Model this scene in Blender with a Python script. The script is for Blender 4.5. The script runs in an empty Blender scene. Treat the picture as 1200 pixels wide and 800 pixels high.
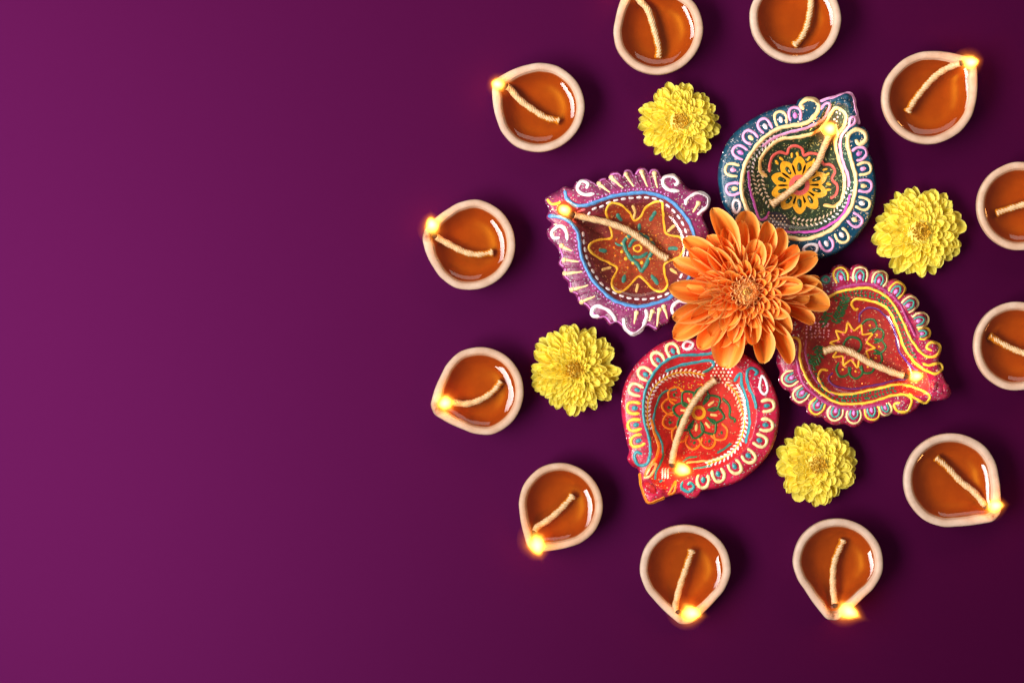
import bpy, math, random
import numpy as np
from mathutils import Matrix, Vector

# ------------------------------------------------------------------ camera
S = 0.0005                      # metres per photograph pixel on the table
H = 1.5                         # camera height above the table
scene = bpy.context.scene
col = scene.collection
cam_data = bpy.data.cameras.new('camera')
cam = bpy.data.objects.new('camera', cam_data)
col.objects.link(cam)
cam.location = (0, 0, H)
cam_data.sensor_width = 36
cam_data.lens = 36 * H / (1200 * S)
cam_data.clip_start = 0.05
cam_data.clip_end = 50
scene.camera = cam

# ------------------------------------------------------------------ light
world = bpy.data.worlds.new('World')
scene.world = world
world.use_nodes = True
world.node_tree.nodes['Background'].inputs[0].default_value = (1.0, 0.88, 0.82, 1)
world.node_tree.nodes['Background'].inputs[1].default_value = 0.16


def area_light(name, loc, target, sx, sy, power, color):
    d = bpy.data.lights.new(name, 'AREA')
    d.shape = 'RECTANGLE'
    d.size, d.size_y, d.energy, d.color = sx, sy, power, color
    o = bpy.data.objects.new(name, d)
    col.objects.link(o)
    o.location = loc
    o.rotation_euler = (Vector(target) - Vector(loc)).to_track_quat('-Z', 'Y').to_euler()
    return o


key = area_light('softbox', (-0.90, 0.06, 1.20), (1.2, 0.95, 0.20), 1.50, 0.62, 37.5, (1.0, 0.965, 0.93))
key.data.spread = math.radians(112)
area_light('fill_panel', (0.25, 1.15, 1.15), (0.15, 0.1, 0.0), 1.3, 0.6, 6.0, (1.0, 0.88, 0.78))
FLAME_W = 0.013

scene.view_settings.view_transform = 'Standard'
scene.view_settings.look = 'None'
scene.view_settings.exposure = 0.0
scene.view_settings.gamma = 1.0
scene.view_settings.use_curve_mapping = False
scene.cycles.use_denoising = True
scene.cycles.max_bounces = 10
scene.cycles.transparent_max_bounces = 16
scene.cycles.sample_clamp_indirect = 4.0

RNG = random.Random(11)


# ------------------------------------------------------------------ helpers
def lin(r, g, b):
    f = lambda c: (c / 255) / 12.92 if c / 255 <= 0.04045 else ((c / 255 + 0.055) / 1.055) ** 2.4
    return (f(r), f(g), f(b), 1)


def P(px, py, z=0.0):
    k = (H - z) / H * S
    return ((px - 600) * k, (400 - py) * k)


def catmull(pts, closed=False, step=1.0):
    """smooth polyline through pts, resampled about every `step`"""
    p = np.array(pts, float)
    n = len(p)
    if n == 2 and not closed:
        m = max(2, int(np.hypot(*(p[1] - p[0])) / step) + 1)
        return np.array([p[0] + (p[1] - p[0]) * t for t in np.linspace(0, 1, m)])
    out = []
    rng = range(n) if closed else range(n - 1)
    for i in rng:
        if closed:
            a, b, c, d = p[i - 1], p[i], p[(i + 1) % n], p[(i + 2) % n]
        else:
            b, c = p[i], p[i + 1]
            a = p[i - 1] if i > 0 else 2 * b - c
            d = p[i + 2] if i + 2 < n else 2 * c - b
        m = max(2, int(np.hypot(*(c - b)[:2]) / step))
        for t in np.arange(m) / m:
            out.append(0.5 * ((2 * b) + (-a + c) * t + (2 * a - 5 * b + 4 * c - d) * t * t + (-a + 3 * b - 3 * c + d) * t ** 3))
    if not closed:
        out.append(p[-1])
    return np.array(out)


def polar(poly, c, n):
    """radius of closed polyline about c for n even angles (farthest crossing)"""
    q = poly - np.array(c)
    a, b = q, np.roll(q, -1, axis=0)
    e = b - a
    res = np.zeros(n)
    for k in range(n):
        th = 2 * math.pi * k / n
        d = np.array([math.cos(th), math.sin(th)])
        den = d[0] * e[:, 1] - d[1] * e[:, 0]
        den = np.where(abs(den) < 1e-12, 1e-12, den)
        t = (a[:, 0] * e[:, 1] - a[:, 1] * e[:, 0]) / den
        u = (a[:, 0] * d[1] - a[:, 1] * d[0]) / den
        ok = (t > 0) & (u >= -1e-6) & (u <= 1 + 1e-6)
        res[k] = t[ok].max() if ok.any() else np.nan
    idx = np.arange(n)
    good = ~np.isnan(res)
    return np.interp(idx, idx[good], res[good])


def mesh_obj(name, verts, faces, mats, parent=None, origin=(0, 0, 0), smooth=True, fmat=None, uvs=None):
    me = bpy.data.meshes.new(name)
    v = np.array(verts, float) - np.array(origin)
    me.from_pydata([tuple(x) for x in v], [], faces)
    for m in (mats if isinstance(mats, (list, tuple)) else [mats]):
        me.materials.append(m)
    if smooth:
        me.polygons.foreach_set('use_smooth', [True] * len(me.polygons))
    if fmat is not None:
        me.polygons.foreach_set('material_index', fmat)
    if uvs is not None:
        ul = me.uv_layers.new(name='uv')
        li = np.zeros(len(me.loops), int)
        me.loops.foreach_get('vertex_index', li)
        ul.data.foreach_set('uv', np.array(uvs, float)[li].ravel())
    me.update()
    o = bpy.data.objects.new(name, me)
    col.objects.link(o)
    if parent is not None:
        o.parent = parent
    return o


def thing(name, label, cat, loc, group=None):
    o = bpy.data.objects.new(name, None)
    o.empty_display_size = 0.01
    col.objects.link(o)
    o.location = loc
    o['label'] = label
    o['category'] = cat
    if group:
        o['group'] = group
    return o


# ------------------------------------------------------------------ materials
def new_mat(name):
    m = bpy.data.materials.new(name)
    m.use_nodes = True
    nt = m.node_tree
    return m, nt, nt.nodes['Principled BSDF'], nt.nodes['Material Output']


def N(nt, kind, **kw):
    n = nt.nodes.new(kind)
    for k, v in kw.items():
        setattr(n, k, v)
    return n


def ramp(nt, stops):
    r = nt.nodes.new('ShaderNodeValToRGB')
    e = r.color_ramp.elements
    while len(e) < len(stops):
        e.new(0.5)
    for i, (p, c) in enumerate(stops):
        e[i].position = p
        e[i].color = c
    return r


def noise(nt, scale, detail=3, rough=0.55, vec=None):
    n = nt.nodes.new('ShaderNodeTexNoise')
    n.inputs['Scale'].default_value = scale
    n.inputs['Detail'].default_value = detail
    n.inputs['Roughness'].default_value = rough
    if vec is not None:
        nt.links.new(vec, n.inputs['Vector'])
    return n


def obj_coord(nt):
    t = nt.nodes.new('ShaderNodeTexCoord')
    return t.outputs['Object']


def mat_table():
    """matt purple card with a violet satin sheen"""
    m, nt, b, o = new_mat('purple_satin_board')
    nt.nodes.remove(b)
    v = obj_coord(nt)
    n = noise(nt, 9, 3, 0.5, v)
    r = ramp(nt, [(0.35, (0.014, 0.0001, 0.004, 1)), (0.65, (0.015, 0.0001, 0.0043, 1))])
    nt.links.new(n.outputs['Fac'], r.inputs[0])
    df = nt.nodes.new('ShaderNodeBsdfDiffuse')
    nt.links.new(r.outputs[0], df.inputs['Color'])
    gl = nt.nodes.new('ShaderNodeBsdfGlossy')
    gl.inputs['Color'].default_value = (0.057, 0.0046, 0.0450, 1)
    gl.inputs['Roughness'].default_value = 0.475
    fn = noise(nt, 1500, 2, 0.5, v)
    bp = nt.nodes.new('ShaderNodeBump')
    bp.inputs['Strength'].default_value = 0.06
    bp.inputs['Distance'].default_value = 0.0003
    nt.links.new(fn.outputs['Fac'], bp.inputs['Height'])
    nt.links.new(bp.outputs[0], gl.inputs['Normal'])
    ad = nt.nodes.new('ShaderNodeAddShader')
    nt.links.new(df.outputs[0], ad.inputs[0])
    nt.links.new(gl.outputs[0], ad.inputs[1])
    nt.links.new(ad.outputs[0], o.inputs['Surface'])
    return m


def mat_clay():
    m, nt, b, o = new_mat('pale_fired_clay')
    v = obj_coord(nt)
    oi = nt.nodes.new('ShaderNodeObjectInfo')
    n = noise(nt, 130, 5, 0.6, v)
    r = ramp(nt, [(0.25, lin(168, 134, 110)), (0.5, lin(180, 150, 128)), (0.75, lin(190, 164, 144))])
    nt.links.new(n.outputs['Fac'], r.inputs[0])
    sp = noise(nt, 900, 3, 0.6, v)
    sr = ramp(nt, [(0.62, (0, 0, 0, 1)), (0.78, (1, 1, 1, 1))])
    nt.links.new(sp.outputs['Fac'], sr.inputs[0])
    mx = nt.nodes.new('ShaderNodeMixRGB')
    mx.inputs[2].default_value = lin(166, 122, 96)
    nt.links.new(sr.outputs[0], mx.inputs[0])
    nt.links.new(r.outputs[0], mx.inputs[1])
    hs = nt.nodes.new('ShaderNodeHueSaturation')
    mr = nt.nodes.new('ShaderNodeMapRange')
    mr.inputs[3].default_value = 0.85
    mr.inputs[4].default_value = 1.12
    nt.links.new(oi.outputs['Random'], mr.inputs[0])
    nt.links.new(mr.outputs[0], hs.inputs['Saturation'])
    nt.links.new(mx.outputs[0], hs.inputs['Color'])
    at = nt.nodes.new('ShaderNodeAttribute')
    at.attribute_name = 'soot'
    sn = noise(nt, 420, 4, 0.6, v)
    sm = nt.nodes.new('ShaderNodeMath')
    sm.operation = 'MULTIPLY'
    nt.links.new(at.outputs['Fac'], sm.inputs[0])
    nt.links.new(sn.outputs['Fac'], sm.inputs[1])
    sg = ramp(nt, [(0.18, (0, 0, 0, 1)), (0.6, (0.9, 0.9, 0.9, 1))])
    nt.links.new(sm.outputs[0], sg.inputs[0])
    mxs = nt.nodes.new('ShaderNodeMixRGB')
    mxs.inputs[2].default_value = lin(70, 46, 34)
    nt.links.new(sg.outputs[0], mxs.inputs[0])
    nt.links.new(hs.outputs[0], mxs.inputs[1])
    nt.links.new(mxs.outputs[0], b.inputs['Base Color'])
    b.inputs['Roughness'].default_value = 0.62
    b.inputs['Specular IOR Level'].default_value = 0.35
    bp = nt.nodes.new('ShaderNodeBump')
    bp.inputs['Strength'].default_value = 0.25
    bp.inputs['Distance'].default_value = 0.0004
    nt.links.new(noise(nt, 500, 5, 0.65, v).outputs['Fac'], bp.inputs['Height'])
    nt.links.new(bp.outputs[0], b.inputs['Normal'])
    return m


def mat_soaked():
    m, nt, b, o = new_mat('oil_soaked_clay')
    v = obj_coord(nt)
    n = noise(nt, 160, 4, 0.6, v)
    r = ramp(nt, [(0.3, lin(142, 80, 40)), (0.7, lin(152, 90, 46))])
    nt.links.new(n.outputs['Fac'], r.inputs[0])
    nt.links.new(r.outputs[0], b.inputs['Base Color'])
    b.inputs['Roughness'].default_value = 0.4
    return m


def mat_oil(name, tint, ior=1.58):
    m, nt, b, o = new_mat(name)
    nt.nodes.remove(b)
    tr = nt.nodes.new('ShaderNodeBsdfTransparent')
    tr.inputs[0].default_value = tint
    gl = nt.nodes.new('ShaderNodeBsdfGlossy')
    gl.inputs['Roughness'].default_value = 0.015
    fr = nt.nodes.new('ShaderNodeFresnel')
    # same reflectance from both sides: the thin sheet does not bend light
    ge = nt.nodes.new('ShaderNodeNewGeometry')
    mr = nt.nodes.new('ShaderNodeMapRange')
    mr.inputs[3].default_value = ior
    mr.inputs[4].default_value = 1 / ior
    nt.links.new(ge.outputs['Backfacing'], mr.inputs[0])
    nt.links.new(mr.outputs[0], fr.inputs[0])
    mx = nt.nodes.new('ShaderNodeMixShader')
    nt.links.new(fr.outputs[0], mx.inputs[0])
    nt.links.new(tr.outputs[0], mx.inputs[1])
    nt.links.new(gl.outputs[0], mx.inputs[2])
    nt.links.new(mx.outputs[0], o.inputs['Surface'])
    return m


def mat_wick():
    m, nt, b, o = new_mat('cotton_wick')
    v = obj_coord(nt)
    n = noise(nt, 900, 4, 0.6, v)
    r = ramp(nt, [(0.3, lin(176, 138, 92)), (0.7, lin(212, 180, 138))])
    nt.links.new(n.outputs['Fac'], r.inputs[0])
    nt.links.new(r.outputs[0], b.inputs['Base Color'])
    b.inputs['Roughness'].default_value = 0.5
    bp = nt.nodes.new('ShaderNodeBump')
    bp.inputs['Strength'].default_value = 0.4
    bp.inputs['Distance'].default_value = 0.0003
    nt.links.new(noise(nt, 2200, 3, 0.6, v).outputs['Fac'], bp.inputs['Height'])
    nt.links.new(bp.outputs[0], b.inputs['Normal'])
    return m


def mat_plain(name, c, rough=0.6, spec=0.3):
    m, nt, b, o = new_mat(name)
    b.inputs['Base Color'].default_value = c
    b.inputs['Roughness'].default_value = rough
    b.inputs['Specular IOR Level'].default_value = spec
    return m


def mat_paint(name, c, rough=0.32):
    """thick relief paint: slight mottling and gloss"""
    m, nt, b, o = new_mat(name)
    v = obj_coord(nt)
    n = noise(nt, 420, 4, 0.6, v)
    d = tuple(x * 0.72 for x in c[:3]) + (1,)
    r = ramp(nt, [(0.3, d), (0.62, c)])
    nt.links.new(n.outputs['Fac'], r.inputs[0])
    nt.links.new(r.outputs[0], b.inputs['Base Color'])
    b.inputs['Roughness'].default_value = rough
    bp = nt.nodes.new('ShaderNodeBump')
    bp.inputs['Strength'].default_value = 0.6
    bp.inputs['Distance'].default_value = 0.0006
    nt.links.new(noise(nt, 700, 3, 0.6, v).outputs['Fac'], bp.inputs['Height'])
    nt.links.new(bp.outputs[0], b.inputs['Normal'])
    return m


def mat_glitter(name, c_dark, c_light, fleck, amount=0.10, cell=1500, rough=0.3):
    """painted clay strewn with fine reflecting flakes"""
    m, nt, b, o = new_mat(name)
    v = obj_coord(nt)
    n = noise(nt, 190, 5, 0.62, v)
    r = ramp(nt, [(0.3, c_dark), (0.68, c_light)])
    nt.links.new(n.outputs['Fac'], r.inputs[0])
    vo = nt.nodes.new('ShaderNodeTexVoronoi')
    vo.inputs['Scale'].default_value = cell
    nt.links.new(v, vo.inputs['Vector'])
    sep = nt.nodes.new('ShaderNodeSeparateColor')
    nt.links.new(vo.outputs['Color'], sep.inputs[0])
    gt = nt.nodes.new('ShaderNodeMath')
    gt.operation = 'GREATER_THAN'
    gt.inputs[1].default_value = 1 - amount
    nt.links.new(sep.outputs[0], gt.inputs[0])
    # flakes lie at random tilts: mix the surface normal with a random one
    geo = nt.nodes.new('ShaderNodeNewGeometry')
    sub = nt.nodes.new('ShaderNodeVectorMath')
    sub.operation = 'SUBTRACT'
    sub.inputs[1].default_value = (0.5, 0.5, 0.5)
    nt.links.new(vo.outputs['Color'], sub.inputs[0])
    sc = nt.nodes.new('ShaderNodeVectorMath')
    sc.operation = 'SCALE'
    sc.inputs['Scale'].default_value = 1.5
    nt.links.new(sub.outputs[0], sc.inputs[0])
    ms = nt.nodes.new('ShaderNodeVectorMath')
    ms.operation = 'SCALE'
    nt.links.new(sc.outputs[0], ms.inputs[0])
    nt.links.new(gt.outputs[0], ms.inputs['Scale'])
    bp = nt.nodes.new('ShaderNodeBump')
    bp.inputs['Strength'].default_value = 0.5
    bp.inputs['Distance'].default_value = 0.0006
    nt.links.new(noise(nt, 420, 5, 0.65, v).outputs['Fac'], bp.inputs['Height'])
    ad = nt.nodes.new('ShaderNodeVectorMath')
    ad.operation = 'ADD'
    nt.links.new(bp.outputs[0], ad.inputs[0])
    nt.links.new(ms.outputs[0], ad.inputs[1])
    nz = nt.nodes.new('ShaderNodeVectorMath')
    nz.operation = 'NORMALIZE'
    nt.links.new(ad.outputs[0], nz.inputs[0])
    nt.links.new(nz.outputs[0], b.inputs['Normal'])
    mx = nt.nodes.new('ShaderNodeMixRGB')
    mx.inputs[2].default_value = fleck
    nt.links.new(gt.outputs[0], mx.inputs[0])
    nt.links.new(r.outputs[0], mx.inputs[1])
    nt.links.new(mx.outputs[0], b.inputs['Base Color'])
    mm = nt.nodes.new('ShaderNodeMath')
    mm.operation = 'MULTIPLY'
    mm.inputs[1].default_value = 0.45
    nt.links.new(gt.outputs[0], mm.inputs[0])
    nt.links.new(mm.outputs[0], b.inputs['Metallic'])
    rm = nt.nodes.new('ShaderNodeMapRange')
    rm.inputs[3].default_value = rough
    rm.inputs[4].default_value = 0.22
    nt.links.new(gt.outputs[0], rm.inputs[0])
    nt.links.new(rm.outputs[0], b.inputs['Roughness'])
    return m


def mat_petal(name, base, mid, tip, streak, edge, sss=0.0, trans=0.25):
    m, nt, b, o = new_mat(name)
    uv = nt.nodes.new('ShaderNodeUVMap')
    uv.uv_map = 'uv'
    sx = nt.nodes.new('ShaderNodeSeparateXYZ')
    nt.links.new(uv.outputs[0], sx.inputs[0])
    r = ramp(nt, [(0.12, base), (0.58, mid), (1.0, tip)])
    nt.links.new(sx.outputs[0], r.inputs[0])
    # veins: noise stretched along the petal
    mp = nt.nodes.new('ShaderNodeMapping')
    mp.inputs['Scale'].default_value = (1.6, 11.0, 1.0)
    oi = nt.nodes.new('ShaderNodeObjectInfo')
    cb = nt.nodes.new('ShaderNodeCombineXYZ')
    ml = nt.nodes.new('ShaderNodeMath')
    ml.operation = 'MULTIPLY'
    ml.inputs[1].default_value = 37.0
    nt.links.new(oi.outputs['Random'], ml.inputs[0])
    nt.links.new(ml.outputs[0], cb.inputs[2])
    nt.links.new(cb.outputs[0], mp.inputs['Location'])
    nt.links.new(uv.outputs[0], mp.inputs['Vector'])
    n = noise(nt, 1.0, 3, 0.55, mp.outputs[0])
    sr = ramp(nt, [(0.42, (0, 0, 0, 1)), (0.66, (1, 1, 1, 1))])
    nt.links.new(n.outputs['Fac'], sr.inputs[0])
    mx = nt.nodes.new('ShaderNodeMixRGB')
    mx.inputs[2].default_value = streak
    nt.links.new(sr.outputs[0], mx.inputs[0])
    nt.links.new(r.outputs[0], mx.inputs[1])
    # pale edge: |v - .5|
    s1 = nt.nodes.new('ShaderNodeMath'); s1.operation = 'SUBTRACT'; s1.inputs[1].default_value = 0.5
    s2 = nt.nodes.new('ShaderNodeMath'); s2.operation = 'ABSOLUTE'
    nt.links.new(sx.outputs[1], s1.inputs[0])
    nt.links.new(s1.outputs[0], s2.inputs[0])
    er = ramp(nt, [(0.38, (0, 0, 0, 1)), (0.5, (1, 1, 1, 1))])
    nt.links.new(s2.outputs[0], er.inputs[0])
    mx2 = nt.nodes.new('ShaderNodeMixRGB')
    mx2.inputs[2].default_value = edge
    nt.links.new(er.outputs[0], mx2.inputs[0])
    nt.links.new(mx.outputs[0], mx2.inputs[1])
    hs = nt.nodes.new('ShaderNodeHueSaturation')
    mr = nt.nodes.new('ShaderNodeMapRange')
    mr.inputs[3].default_value = 0.84
    mr.inputs[4].default_value = 1.1
    nt.links.new(oi.outputs['Random'], mr.inputs[0])
    nt.links.new(mr.outputs[0], hs.inputs['Value'])
    nt.links.new(mx2.outputs[0], hs.inputs['Color'])
    nt.links.new(hs.outputs[0], b.inputs['Base Color'])
    b.inputs['Roughness'].default_value = 0.48
    b.inputs['Specular IOR Level'].default_value = 0.3
    bp = nt.nodes.new('ShaderNodeBump')
    bp.inputs['Strength'].default_value = 0.35
    bp.inputs['Distance'].default_value = 0.0006
    nt.links.new(n.outputs['Fac'], bp.inputs['Height'])
    nt.links.new(bp.outputs[0], b.inputs['Normal'])
    tl = nt.nodes.new('ShaderNodeBsdfTranslucent')
    nt.links.new(hs.outputs[0], tl.inputs['Color'])
    ms = nt.nodes.new('ShaderNodeMixShader')
    ms.inputs[0].default_value = trans
    nt.links.new(b.outputs[0], ms.inputs[1])
    nt.links.new(tl.outputs[0], ms.inputs[2])
    nt.links.new(ms.outputs[0], o.inputs['Surface'])
    return m


def mat_flame():
    """gas flame: emission fades from pale yellow to a red fringe imitating lens glow"""
    m, nt, b, o = new_mat('flame_and_halo')
    nt.nodes.remove(b)
    v = obj_coord(nt)
    oi = nt.nodes.new('ShaderNodeObjectInfo')
    ov = nt.nodes.new('ShaderNodeVectorMath')
    ov.operation = 'ADD'
    nt.links.new(v, ov.inputs[0])
    nt.links.new(oi.outputs['Location'], ov.inputs[1])
    nz = noise(nt, 1.6, 2, 0.5, ov.outputs[0])
    sp = nt.nodes.new('ShaderNodeSeparateXYZ')
    nt.links.new(v, sp.inputs[0])
    tp = nt.nodes.new('ShaderNodeMath')             # narrower towards the point of the flame
    tp.operation = 'MULTIPLY_ADD'
    tp.inputs[1].default_value = -1.1
    tp.inputs[2].default_value = 1.0
    nt.links.new(sp.outputs[2], tp.inputs[0])
    tm = nt.nodes.new('ShaderNodeMath')
    tm.operation = 'MAXIMUM'
    tm.inputs[1].default_value = 0.3
    nt.links.new(tp.outputs[0], tm.inputs[0])
    cx = nt.nodes.new('ShaderNodeCombineXYZ')
    for q in (0, 1):
        dv = nt.nodes.new('ShaderNodeMath')
        dv.operation = 'DIVIDE'
        nt.links.new(sp.outputs[q], dv.inputs[0])
        nt.links.new(tm.outputs[0], dv.inputs[1])
        nt.links.new(dv.outputs[0], cx.inputs[q])
    nt.links.new(sp.outputs[2], cx.inputs[2])
    l0 = nt.nodes.new('ShaderNodeVectorMath')
    l0.operation = 'LENGTH'
    nt.links.new(cx.outputs[0], l0.inputs[0])
    wv = nt.nodes.new('ShaderNodeMath')
    wv.operation = 'MULTIPLY_ADD'
    wv.inputs[1].default_value = 0.32
    wv.inputs[2].default_value = -0.16
    nt.links.new(nz.outputs['Fac'], wv.inputs[0])
    ln = nt.nodes.new('ShaderNodeMath')
    ln.operation = 'ADD'
    nt.links.new(l0.outputs['Value'], ln.inputs[0])
    nt.links.new(wv.outputs[0], ln.inputs[1])
    r = ramp(nt, [(0.0, (1.0, 0.84, 0.50, 1)), (0.22, (1.0, 0.72, 0.22, 1)), (0.36, (1.0, 0.50, 0.06, 1)), (0.5, (1.0, 0.24, 0.02, 1)), (1.0, (1.0, 0.07, 0.005, 1))])
    nt.links.new(ln.outputs[0], r.inputs[0])
    st = ramp(nt, [(0.0, (1, 1, 1, 1)), (0.30, (0.62, 0.62, 0.62, 1)), (0.40, (0.16, 0.16, 0.16, 1)), (0.50, (0.032, 0.032, 0.032, 1)), (0.66, (0.010, 0.010, 0.010, 1)), (0.86, (0, 0, 0, 1))])
    nt.links.new(ln.outputs[0], st.inputs[0])
    ml = nt.nodes.new('ShaderNodeMath')
    ml.operation = 'MULTIPLY'
    ml.inputs[1].default_value = 760.0
    nt.links.new(st.outputs[0], ml.inputs[0])
    em = nt.nodes.new('ShaderNodeEmission')
    nt.links.new(r.outputs[0], em.inputs['Color'])
    nt.links.new(ml.outputs[0], em.inputs['Strength'])
    ab = nt.nodes.new('ShaderNodeVolumeAbsorption')
    ab.inputs['Color'].default_value = (1.0, 0.72, 0.25, 1)
    m2 = nt.nodes.new('ShaderNodeMath')
    m2.operation = 'MULTIPLY'
    m2.inputs[1].default_value = 260.0
    nt.links.new(st.outputs[0], m2.inputs[0])
    nt.links.new(m2.outputs[0], ab.inputs['Density'])
    ad = nt.nodes.new('ShaderNodeAddShader')
    nt.links.new(em.outputs[0], ad.inputs[0])
    nt.links.new(ab.outputs[0], ad.inputs[1])
    nt.links.new(ad.outputs[0], o.inputs['Volume'])
    return m


M_TABLE = mat_table()
M_CLAY = mat_clay()
M_SOAK = mat_soaked()
M_OIL = mat_oil('amber_oil', (0.92, 0.61, 0.14, 1))
M_OILC = mat_oil('clear_oil', (0.95, 0.84, 0.68, 1))
M_WICK = mat_wick()
M_CHAR = mat_plain('charred_cotton', (0.018, 0.012, 0.01, 1), 0.8)
M_FLAME = mat_flame()

PAINT = {k: mat_paint('relief_paint_' + k, lin(*c)) for k, c in dict(
    cream=(250, 222, 160), yellow=(252, 206, 66), gold=(240, 184, 40), white=(244, 232, 236),
    pink=(240, 168, 216), magenta=(206, 84, 186), rose=(236, 112, 128), sky=(84, 150, 214),
    teal=(52, 146, 156), mint=(66, 160, 146), green=(16, 108, 70), darkgreen=(10, 62, 40),
    violet=(104, 42, 150), orange=(240, 140, 36), crimson=(196, 24, 58), lilac=(216, 130, 206),
    plum=(170, 60, 120), brown=(150, 44, 16), navy=(26, 34, 74), red=(206, 18, 34)).items()}

# ------------------------------------------------------------------ the table
bw, bh = 1.5, 1.1
tv, tf = [], []
nx = 24
for j in range(nx + 1):
    for i in range(nx + 1):
        tv.append((-bw + 2 * bw * i / nx, -bh + 2 * bh * j / nx, 0))
for j in range(nx):
    for i in range(nx):
        a = j * (nx + 1) + i
        tf.append((a, a + 1, a + nx + 2, a + nx + 1))
table = mesh_obj('tabletop', tv, tf, M_TABLE)
table['kind'] = 'structure'


# ------------------------------------------------------------------ bowls
class Bowl:
    """a lamp body given by its rim outline and bowl edge, both as pixel outlines"""

    def __init__(self, c, outer, edge, zr, depth, style, bumps=(), n=480):
        self.n, self.zr, self.depth, self.style = n, zr, depth, style
        self.c = np.array(P(c[0], c[1], zr))
        o = np.array([P(x, y, zr) for x, y in outer])
        e = np.array([P(x, y, zr) for x, y in edge])
        self.O = polar(o, self.c, n)
        E = polar(e, self.c, n)
        self.E = np.minimum(E, self.O * 0.97)
        self.bumps = [(np.array(P(b[0], b[1], zr)), b[2] * S, b[3]) for b in bumps]

    def z_at(self, r, th):
        k = (th / (2 * math.pi) * self.n) % self.n
        i = int(k)
        f = k - i
        O = self.O[i % self.n] * (1 - f) + self.O[(i + 1) % self.n] * f
        E = self.E[i % self.n] * (1 - f) + self.E[(i + 1) % self.n] * f
        return self.prof(r, O, E, th)

    def prof(self, r, O, E, th):
        zr, d = self.zr, self.depth
        if r <= E:
            s = r / E
            if self.style == 'plain':
                z = zr - d * (1 - s ** 5)
            else:
                z = zr - d * (1 - max(0.0, (s - 0.42) / 0.58) ** 1.5)
        else:
            t = min(1.0, (r - E) / max(O - E, 1e-6))
            if self.style == 'plain':
                z = zr + 0.0013 * math.sqrt(max(0.0, 1 - (2 * t - 1) ** 2))
            else:
                z = zr - 0.0022 * t - 0.003 * max(0.0, (t - 0.82) / 0.18) ** 2.2 + 0.0006 * math.sin(math.pi * t)
        if self.bumps:
            x, y = self.c[0] + r * math.cos(th), self.c[1] + r * math.sin(th)
            for b, rad, hgt in self.bumps:
                q = ((x - b[0]) ** 2 + (y - b[1]) ** 2) / (rad * rad)
                if q < 1:
                    z += hgt * (1 - q) ** 1.5
        return z

    def h(self, x, y):
        dx, dy = x - self.c[0], y - self.c[1]
        return self.z_at(math.hypot(dx, dy), math.atan2(dy, dx) % (2 * math.pi))

    def on(self, px, py, lift=0.0):
        z = self.zr
        for _ in range(3):
            x, y = P(px, py, z)
            z = self.h(x, y) + lift
        return x, y, z

    def build(self, parent, origin, m_out, m_in, name='bowl'):
        n = self.n
        inner = [0.0] + list(np.linspace(0.12, 1.0, 40)) if self.style != 'plain' else [0.0, .15, .3, .45, .58, .68, .76, .82, .86, .89, .91, .925, .94, .955, .97, .985, 1.0]
        rimt = np.linspace(0, 1, 22)[1:] if self.style != 'plain' else (1 - np.cos(np.linspace(0, math.pi, 12)[1:])) / 2
        wall = [(0.995, .90), (0.965, .7), (0.90, .42), (0.80, .17), (0.70, .04), (0.64, .0)]
        V, F, FM = [], [], []
        c = self.c
        V.append((c[0], c[1], self.prof(0, 1, 1, 0)))
        rings = []
        for kind, vals in (('i', inner[1:]), ('r', rimt), ('w', wall)):
            for q in vals:
                rings.append((kind, q))
        for kind, q in rings:
            for k in range(n):
                th = 2 * math.pi * k / n
                O, E = self.O[k], self.E[k]
                if kind == 'i':
                    r = q * E
                    z = self.prof(r, O, E, th)
                elif kind == 'r':
                    r = E + (O - E) * q
                    z = self.prof(min(r, O), O, E, th)
                else:
                    r = O * q[0]
                    if q[0] < 0.9:      # body below the lip is round, without scallops
                        r = min(r, self.O.mean() * q[0] * 1.02)
                    z = (self.zr - 0.004) * q[1]
                V.append((c[0] + r * math.cos(th), c[1] + r * math.sin(th), z))
        for k in range(n):
            F.append((0, 1 + k, 1 + (k + 1) % n))
            FM.append(1)
        for j in range(len(rings) - 1):
            a, b = 1 + j * n, 1 + (j + 1) * n
            mi = 1 if rings[j + 1][0] == 'i' and (self.style != 'plain' or rings[j + 1][1] < 0.985) else 0
            for k in range(n):
                k2 = (k + 1) % n
                F.append((a + k, b + k, b + k2, a + k2))
                FM.append(mi)
        last = 1 + (len(rings) - 1) * n
        F.append(tuple(last + k for k in range(n))[::-1])
        FM.append(0)
        ob = mesh_obj(name, V, F, [m_out, m_in], parent, origin, fmat=FM)
        if hasattr(self, 'tip'):                     # soot where the wick burns at the lip
            at = ob.data.attributes.new('soot', 'FLOAT', 'POINT')
            d = np.hypot(np.array(V)[:, 0] - self.tip[0], np.array(V)[:, 1] - self.tip[1])
            at.data.foreach_set('value', np.exp(-(d / 0.0048) ** 2))
        return ob

    def oil(self, parent, origin, zo, mat, amp=0.0025, L=0.0040, wob=0.0):
        n = self.n
        V, F = [], []
        c = self.c
        R = np.zeros(n)
        for k in range(n):
            th = 2 * math.pi * k / n
            E, O = self.E[k], self.O[k]
            lo, hi = 0.3 * E, E
            zt = min(zo + amp, self.zr - 0.0004)
            for _ in range(30):
                mid = (lo + hi) / 2
                if self.prof(mid, O, E, th) < zt:
                    lo = mid
                else:
                    hi = mid
            R[k] = hi
        hw = 4 if self.style == 'plain' else 9
        for _ in range(3):
            R = np.convolve(np.concatenate([R[-hw:], R, R[:hw]]), np.ones(2 * hw + 1) / (2 * hw + 1), 'valid')
        R = R * 1.004
        dist = list(np.arange(0, .0036, .00015)) + [.0037, .0040, .0044, .005, .006, .0075, .0095, .012]
        V.append((c[0], c[1], zo))
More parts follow.
